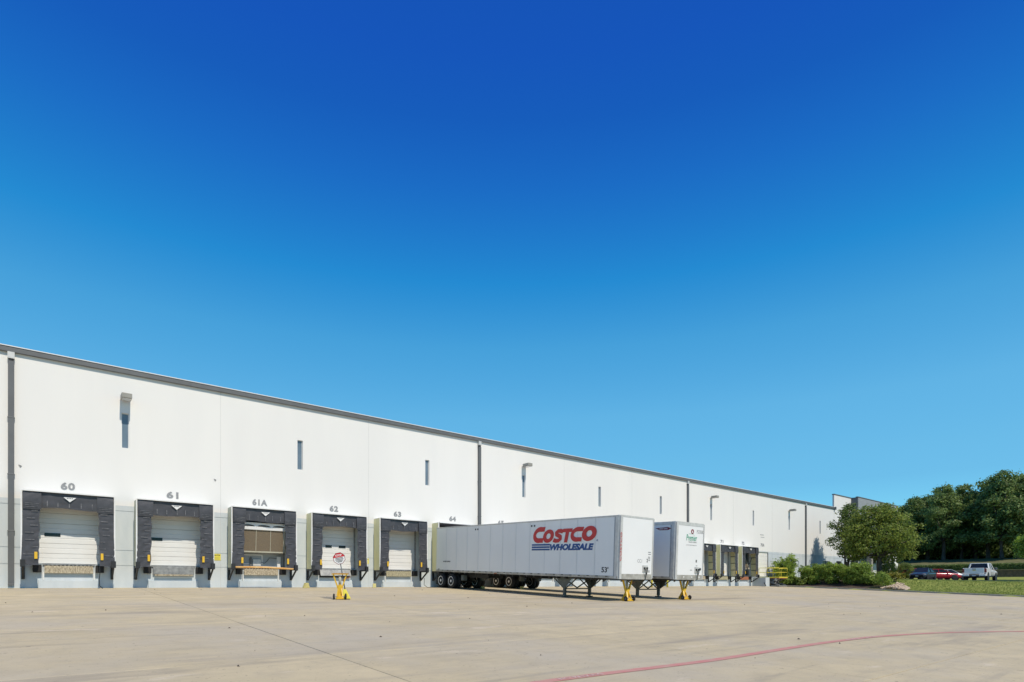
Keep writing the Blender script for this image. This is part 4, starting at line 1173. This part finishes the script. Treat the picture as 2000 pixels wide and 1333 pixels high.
# woodland behind the hill: seven shapes of crown, then copies
protos = []
for i, (h_, cr, cz) in enumerate(((15.0, 4.6, 2.8), (13.6, 5.2, 2.4), (16.0, 4.2, 3.6))):
    t, n3 = make_tree('woodland_tree', h_, cr, cz, 25, 20 + i, L_dark, 26, .20, .38, squash=.75, clump=.8)
    protos.append(t); print('WOOD', n3)
index_kids()
def at(px, x):
    r = (px - 1000) / 1133; q = x / (CP + SP * r); return -35.2 + q * (SP - CP * r)
spots = [  # (image column, x of the tree line, proto, scale)
    (1757, 126, 1, .80), (1783, 124, 0, .86), (1812, 128, 1, .98), (1843, 122, 0, .97), (1878, 127, 2, .92), (1905, 131, 1, .98),
    (1930, 125, 0, 1.0), (1957, 121.5, 2, .98), (1985, 126, 0, 1.03), (2015, 123, 1, 1.0), (2050, 125, 2, 1.0),
    (1770, 136, 2, .78), (1812, 139, 0, .80), (1862, 139, 1, .84), (1895, 140, 0, .98), (1945, 137, 1, 1.0), (1975, 138, 0, 1.0), (2005, 137, 2, 1.0),
    (1735, 132, 0, .72)]
used = set()
rl = random.Random(5)
for i, (px, x, k, sc) in enumerate(spots):
    x += 5.5; sc *= 1.0
    o = protos[k] if k not in used else copy_tree(protos[k])
    used.add(k)
    y = at(px, x)
    lab = {3: 'tall dark woodland tree whose trunk rises above the dark and red cars', 7: 'tall dark woodland tree with its trunk above the white pickup truck',
           0: 'dark tree whose low crown shows just right of the oak tree', 1: 'dark wood tree above the round clipped shrubs', 2: 'dark wood tree above the dark sedan with sky gaps in its top',
           4: 'dark wood tree above the silver car nose', 5: 'dark wood tree above the left side of the white pickup truck', 6: 'dark wood tree above the cab of the white pickup truck',
           8: 'highest dark wood tree just left of the lime green branch', 9: 'dark wood tree behind the lime green tree', 10: 'dark woodland tree at the right edge of the wood'}.get(i, 'dark green tree in the wood above the hedge')
    put(o, x, y, lab, 'tree', 'woodland trees behind the hedge', rz=rl.uniform(0, 6.28), sc=sc * .97)
# undergrowth closing the wood
rng = np.random.default_rng(44)
bl = []
for i in range(60):
    px = 1690 + i * 6.5; x = 138 + (i * 7 % 11); y = at(px, x)
    bl.append((x, y, H(x, y) + 1.6 + (i * 5 % 4) * .5, 2.6, 2.6, 2.6))
for i in range(46):
    px = 1690 + i * 8.5; x = 149 + (i * 7 % 6); y = at(px, x)
    bl.append((x, y, H(x, y) + 3 + (i * 5 % 4) * .6, 3.6, 3.6, 4.0))
P, N = blob_leaves(bl, 7, .9)
o = link_mesh('undergrowth', leaves_mesh('undergrowth', P, N, .34, L_dark))
tag(o, 'dark undergrowth closing the wood between the tree trunks', 'undergrowth', kind='stuff')
# bright branch reaching in from the right
t, _ = make_tree('lime_tree', 6.6, 3.4, 2.9, 22, 61, L_lime, 34, .13, .2, squash=.6)
r_ = (2026 - 1000) / 1133; q_ = 76; put(t, q_ * (CP + SP * r_), -35.2 + q_ * (SP - CP * r_), 'bright lime green tree reaching in at the right edge', 'tree', z=.9)

def shrub(name, x, y, rx, ry, h, leafm, seed, label, dens=190, ls=.07, group=None, round_=False, z=None, clump=.22, nb=9, cat='shrub'):
    global rng
    rng = np.random.default_rng(seed); random.seed(seed)
    z = H(x, y) if z is None else z
    root = empty(name, (x, y, z))
    if round_: bl = [(0, 0, h * .52, rx, ry, h * .5)] * 2
    else:
        bl = [(0, 0, h * .42, rx * .75, ry * .75, h * .40)]
        for i in range(nb):
            a = i * 2.4 + random.uniform(-.3, .3); k = random.uniform(.45, .8)
            zz = h * random.uniform(.25, .80); s_ = random.uniform(.28, .42)
            bl.append((math.cos(a) * rx * k, math.sin(a) * ry * k, zz, rx * s_, ry * s_, h * s_ * .62))
    P, N = blob_leaves(bl, dens, clump, zmin=.02)
    if round_:
        # clip to the round form
        e = (P[:, 0] / rx) ** 2 + (P[:, 1] / ry) ** 2 + ((P[:, 2] - h * .45) / (h * .56)) ** 2
        P, N = P[e < 1.0], N[e < 1.0]
    st = MB()
    for i in range(5):
        a = i * 1.26; st.tube([(math.cos(a) * .08, math.sin(a) * .08, -.1), (math.cos(a) * rx * .3, math.sin(a) * ry * .3, h * .5)], [.035, .015], M_bark, 5)
    st.build('stem', root)
    link_mesh('foliage', leaves_mesh(name, P, N, ls, leafm), root)
    tag(root, label, cat, group)
    return len(P)
shrub('tall_shrub', 68.9, -1.75, 1.15, 1.35, 4.1, L_bush, 71, 'tall leafy green shrub standing behind the yellow scissor lift', z=-.1, nb=16)
shrub('low_shrub', 69.2, -3.2, .8, .9, 1.3, L_clip, 72, 'low shrub at the foot of the tall shrub beside the lift', z=-.1)
row = [(70.2, -4.3, 1.25, 2.35), (70.5, -6.5, 1.45, 2.55), (70.3, -8.8, 1.5, 2.6), (70.1, -10.7, 1.2, 1.9)]
labs = ['leafy green shrub at the left end of the row, before the dark downspout', 'leafy green shrub second from the left in the row, below the office windows',
        'largest bright green shrub of the row, in front of the office columns', 'lower ragged shrub at the right end of the row, by the oak trunk']
for i, (x, y, r_, h_) in enumerate(row):
    shrub('leafy_shrub', x, y, r_, r_ * 1.05, h_, L_bush, 80 + i, labs[i], group='leafy shrubs in the row along the kerb', nb=15, dens=190, ls=.075, z=H(x, y) - .15)
shrub('leafy_shrub', 68.6, -12.4, .7, .8, 1.75, L_bush, 90, 'small upright green shrub beside the pile of stones', dens=110)
shrub('yellow_shrub', 71.6, -12.3, .6, 1.1, 1.1, L_yel, 91, 'yellow green low shrub below the round clipped shrubs', dens=90)
def px_pos(px, q):
    r = (px - 1000) / 1133; return q * (CP + SP * r), -35.2 + q * (SP - CP * r)
x, y = px_pos(1734, 71); shrub('round_shrub', x, y, 1.0, 1.05, 2.3, L_clip, 92, 'round clipped shrub just right of the oak trunk', dens=330, ls=.045, round_=True, clump=.2, group='round clipped shrubs')
x, y = px_pos(1767, 77); shrub('round_shrub', x, y, 1.05, 1.1, 2.3, L_clip, 93, 'round clipped shrub behind the left red car', dens=330, ls=.045, round_=True, clump=.2, group='round clipped shrubs')
# clipped hedge behind the stone wall
rng = np.random.default_rng(99)
n = 90000
hy = rng.uniform(-62, 14, n); face = rng.uniform(0, 1, n)
hx = np.where(face < .6, 115.6 + rng.normal(0, .06, n), rng.uniform(115.6, 117.2, n)); hz = np.where(face < .6, rng.uniform(0, .95, n), .95 + rng.normal(0, .05, n))
P = np.stack([hx, hy, np.array([H(a, b) for a, b in zip(hx[:1], hy[:1])])[0] + hz - .05], 1)
N = np.where((face < .6)[:, None], np.array([[-1., 0, .2]]), np.array([[0, 0, 1.]]))
hd = empty('hedge', (0, 0, 0))
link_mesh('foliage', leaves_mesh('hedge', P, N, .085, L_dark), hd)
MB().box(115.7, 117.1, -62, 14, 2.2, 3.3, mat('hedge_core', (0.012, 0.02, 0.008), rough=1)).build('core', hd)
tag(hd, 'long dark clipped hedge above the stone retaining wall', 'hedge')
# stone retaining wall
rw = empty('stone_wall', (0, 0, 0))
random.seed(3); mb = MB(); z = 1.15
while z < 2.25:
    hh = random.uniform(.16, .24); y = -62
    while y < 12:
        w = random.uniform(.3, .75); o_ = random.uniform(-.05, .03)
        mb.box(113.8 + o_, 114.1, y + .012, y + w - .012, z + .008, z + hh - .008, M_wstone); y += w
    z += hh
o = mb.build('stones', rw); o['kind'] = 'stuff'
box_part('backing', rw, M_mulch, 113.95, 114.3, -62, 12, .9, z - .02)
box_part('cap', rw, mat('dark_cap_stone', (0.16, 0.135, 0.10), rough=.9, scale=2), 113.7, 114.35, -62, 12, z, z + .1)
tag(rw, 'low brown stone retaining wall below the hedge behind the parked cars', 'wall')
# pile of tan stones by the kerb
random.seed(8); mb = MB(); bm_src = bmesh.new(); bmesh.ops.create_icosphere(bm_src, subdivisions=1, radius=1)
sv_ = [v.co.copy() for v in bm_src.verts]; sf_ = [tuple(v.index for v in f.verts) for f in bm_src.faces]; bm_src.free()
for i in range(420):
    d = 12.5 + random.random() * 2.3; off = random.random() ** .8 * 2.6 * (1 - abs(d - 13.5) / 2.2)
    x = kerb_x(d) + .25 + off; y = -d; s_ = random.uniform(.09, .17)
    sc = Vector((s_ * random.uniform(.8, 1.3), s_ * random.uniform(.8, 1.3), s_ * random.uniform(.5, .8))); rot = Matrix.Rotation(random.uniform(0, 6), 3, 'Z')
    z = H(x, y) + s_ * .3 + random.random() * .30 * max(0, 1 - abs(d - 13.5) / 1.3) + .05
    mb.faces([tuple(rot @ Vector((v.x * sc.x * random.uniform(.9, 1.1), v.y * sc.y, v.z * sc.z)) + Vector((x, y, z))) for v in sv_], sf_, M_stone)
o = mb.build('rubble'); tag(o, 'pile of tan stones on the corner of the bank beside the kerb', 'stones', kind='stuff')

# ------------------------------------------------------------------ cars
def loft(sections, m):
    mb = MB(); n = len(sections[0]); vs = [p for s in sections for p in s]
    fs = [(i * n + j, i * n + (j + 1) % n, (i + 1) * n + (j + 1) % n, (i + 1) * n + j) for i in range(len(sections) - 1) for j in range(n)]
    fs.append(tuple(range(n))); fs.append(tuple((len(sections) - 1) * n + j for j in reversed(range(n))))
    mb.faces(vs, fs, m); return mb
def sec(x, z0, z1, w):
    zm = z0 + (z1 - z0) * .62
    half = [(w * .86, z0), (w * .97, z0 + .10), (w, zm), (w * .965, zm + (z1 - zm) * .55), (w * .84, z1), (w * .4, z1 + .02)]
    return [(x, a, b) for a, b in half] + [(x, -a, b) for a, b in reversed(half)]
def car_wheel(root, x, y, r, w, sg):
    t = MB().lathe([(r * .62, -w / 2), (r * .95, -w / 2), (r, -w * .3), (r, w * .3), (r * .95, w / 2), (r * .62, w / 2)], (x, y, r), (0, sg, 0), M_rubber, 20).build('wheel', root, smooth=True)
    MB().lathe([(r * .63, -w * .3), (r * .63, w * .48), (r * .5, w * .30), (r * .15, w * .42), (.001, w * .44)], (x, y, r), (0, sg, 0), M_rim, 14).build('rim', t)
    ms = MB()
    for i in range(5):
        a = i * 1.2566 + .3; ms.box(x + math.cos(a) * r * .4 - .04, x + math.cos(a) * r * .4 + .04, y + sg * w * .40, y + sg * w * .46, r + math.sin(a) * r * .4 - .04, r + math.sin(a) * r * .4 + .04, M_black)
    ms.build('rim_opening', t)
def car_paint(name, col): return mat(name, col, rough=.18, var=.02, spec=.8)
def sedan(x, y, hx, hy, paint, label, sx=1.0):
    root = empty('parked_car', (x, y, H(x, y) + .03), (0, 0, math.atan2(hy, hx)))
    S = [(2.36, .34, .60, .66), (2.25, .26, .70, .80), (1.9, .22, .80, .88), (1.4, .22, .88, .91), (.85, .22, .95, .92), (-.3, .22, .97, .92), (-1.4, .22, 1.0, .92), (-1.9, .24, 1.04, .89), (-2.25, .32, 1.02, .82), (-2.36, .40, .92, .76)]
    loft([sec(*q) for q in S], paint).build('body', root, smooth=True)
    gh = [(1.02, .74, .93), (-1.80, .72, 1.02), (-.95, .56, 1.43), (.12, .58, 1.44)]
    # cabin glass and roof
    def cab(m, k=1.0, dz=0, base=0):
        f, b, rb, rf = gh
        vs = []
        for (xx, w, z) in (f, b, rb, rf): vs += [(xx, w * k, z + dz), (xx, -w * k, z + dz)]
        return MB().faces(vs, [(0, 1, 7, 6), (3, 2, 4, 5), (0, 6, 4, 2), (1, 3, 5, 7), (6, 7, 5, 4)], m)
    cab(M_dglass).build('windows', root)
    MB().faces([(.20, .57, 1.43), (.20, -.57, 1.43), (-1.02, -.55, 1.42), (-1.02, .55, 1.42), (.08, .52, 1.475), (.08, -.52, 1.475), (-.9, -.50, 1.465), (-.9, .50, 1.465)],
               [(4, 7, 6, 5), (0, 4, 5, 1), (1, 5, 6, 2), (2, 6, 7, 3), (3, 7, 4, 0)], paint).build('roof', root)
    for sg in (-1, 1):
        MB().bar((1.04, sg * .75, .93), (.14, sg * .59, 1.45), .05, .06, paint).bar((-1.80, sg * .73, 1.0), (-.95, sg * .57, 1.44), .06, .09, paint).bar((-.35, sg * .76, .95), (-.38, sg * .585, 1.44), .04, .07, paint).build('pillar', root)
        MB().box(2.02, 2.24, *sorted((sg * .55, sg * .83)), .60, .72, M_lampg).build('headlight', root, bevel=.03)
        MB().box(-2.34, -2.15, *sorted((sg * .50, sg * .82)), .76, .90, M_tail).build('tail_light', root, bevel=.02)
        MB().box(.62, .80, *sorted((sg * .93, sg * 1.07)), .92, 1.05, paint).build('mirror', root, bevel=.03)
        for xx in (1.42, -1.42): car_wheel(root, xx, sg * .82, .33, .22, sg)
        for xx in (1.42, -1.42): MB().lathe([(.385, 0), (.385, .012)], (xx, sg * .905, .33), (0, sg, 0), M_black, 20).build('wheel_arch', root)
    box_part('grille', root, M_black, 2.30, 2.375, -.55, .55, .42, .60, bevel=.02)
    box_part('number_plate', root, M_plate, 2.376, 2.39, -.16, .16, .40, .52)
    box_part('lower_bumper', root, M_black, 2.20, 2.33, -.7, .7, .24, .33)
    tag(root, label, 'car', 'cars parked beyond the lawn')
    return root
P_dark = car_paint('dark_blue_grey_car_paint', (.030, .036, .045)); P_red = car_paint('red_car_paint', (.42, .015, .025)); P_silver = car_paint('silver_car_paint', (.50, .51, .53)); P_white = car_paint('white_car_paint', (.78, .78, .77))
x, y = px_pos(1803, 72.5); sedan(x, y, -1, .0, P_dark, 'dark grey sedan parked facing the camera beyond the lawn')
x, y = px_pos(1769, 78); sedan(x, y, -.80, .60, P_red, 'red car with only its nose and front wheel showing left of the dark sedan')
x, y = px_pos(1834, 78.5); sedan(x, y, .64, -.77, P_red, 'red car parked right of the dark sedan')
x, y = px_pos(1852, 80.8); sedan(x, y, .64, -.77, P_silver, 'silver car whose nose shows right of the red car')

def pickup(x, y, hx, hy, label):
    root = empty('pickup_truck', (x, y, H(x, y) + .03), (0, 0, math.atan2(hy, hx)))
    S = [(2.92, .55, 1.02, .86), (2.80, .50, 1.14, .97), (1.9, .48, 1.22, 1.01), (1.1, .48, 1.26, 1.02), (-.78, .48, 1.27, 1.02)]
    loft([sec(*q) for q in S], P_white).build('body', root, smooth=True)
    bd = MB()
    for sg in (-1, 1): bd.box(-2.80, -.785, *sorted((sg * .93, sg * 1.01)), .52, 1.35, P_white)
    bd.box(-2.78, -.79, -.93, .93, .72, .78, M_black)
    bd.build('cargo_bed', root, bevel=.02)
    tg = box_part('tailgate', root, P_white, -2.90, -2.81, -.84, .84, .72, 1.36, bevel=.02)
    box_part('tailgate_handle', tg, M_black, -2.915, -2.901, -.14, .14, 1.22, 1.29)
    MB().faces([(-2.91, -.15, 1.10), (-2.91, -.05, 1.08), (-2.91, .05, 1.08), (-2.91, .15, 1.10), (-2.91, .15, 1.15), (-2.91, .05, 1.17), (-2.91, -.05, 1.17), (-2.91, -.15, 1.15)], [(0, 7, 6, 5, 4, 3, 2, 1)], M_gold).build('emblem', tg)
    MB().box(-3.02, -2.82, -1.0, -.42, .50, .70, P_white).box(-3.02, -2.82, .42, 1.0, .50, .70, P_white).box(-3.0, -2.82, -.42, .42, .48, .66, M_dkgrey).build('rear_bumper', root, bevel=.03)
    box_part('number_plate', root, M_plate, -3.03, -3.004, -.16, .16, .50, .64)
    # cabin
    f, b, rb, rf = (1.25, .90, 1.24), (-.80, .88, 1.30), (-.62, .74, 1.88), (.45, .76, 1.89)
    vs = []
    for (xx, w, z) in (f, b, rb, rf): vs += [(xx, w, z), (xx, -w, z)]
    MB().faces(vs, [(0, 1, 7, 6), (3, 2, 4, 5), (0, 6, 4, 2), (1, 3, 5, 7), (6, 7, 5, 4)], M_dglass).build('windows', root)
    MB().box(-.66, .48, -.76, .76, 1.86, 1.93, P_white).build('roof', root, bevel=.03)
    for sg in (-1, 1):
        MB().bar((1.28, sg * .91, 1.24), (.46, sg * .77, 1.89), .07, .08, P_white).bar((-.80, sg * .86, 1.28), (-.62, sg * .74, 1.88), .12, .10, P_white).bar((.2, sg * .91, 1.26), (.15, sg * .775, 1.88), .04, .08, P_white).build('pillar', root)
        box_part('tail_light', root, M_tail, -2.88, -2.70, *sorted((sg * .845, sg * 1.02)), .88, 1.28, bevel=.02)
        MB().box(.95, 1.12, *sorted((sg * 1.02, sg * 1.25)), 1.22, 1.46, M_dkgrey).build('mirror', root, bevel=.03)
        for xx in (1.85, -1.90):
            car_wheel(root, xx, sg * .88, .41, .27, sg)
            MB().lathe([(.50, 0), (.50, .02)], (xx, sg * 1.005, .44), (0, sg, 0), M_black, 22).build('wheel_arch', root)
    MB().tube([(-1.9, -.8, .41), (-1.9, .8, .41)], .1, M_black, 8).build('axle', root)
    tag(root, label, 'pickup truck')
x, y = px_pos(1915, 63.5); pickup(x, y, 1, .03, 'white pickup truck seen from behind, parked beyond the lawn')
print('OBJECTS', len(bpy.data.objects), 'POLYS', sum(len(m.polygons) for m in bpy.data.meshes))
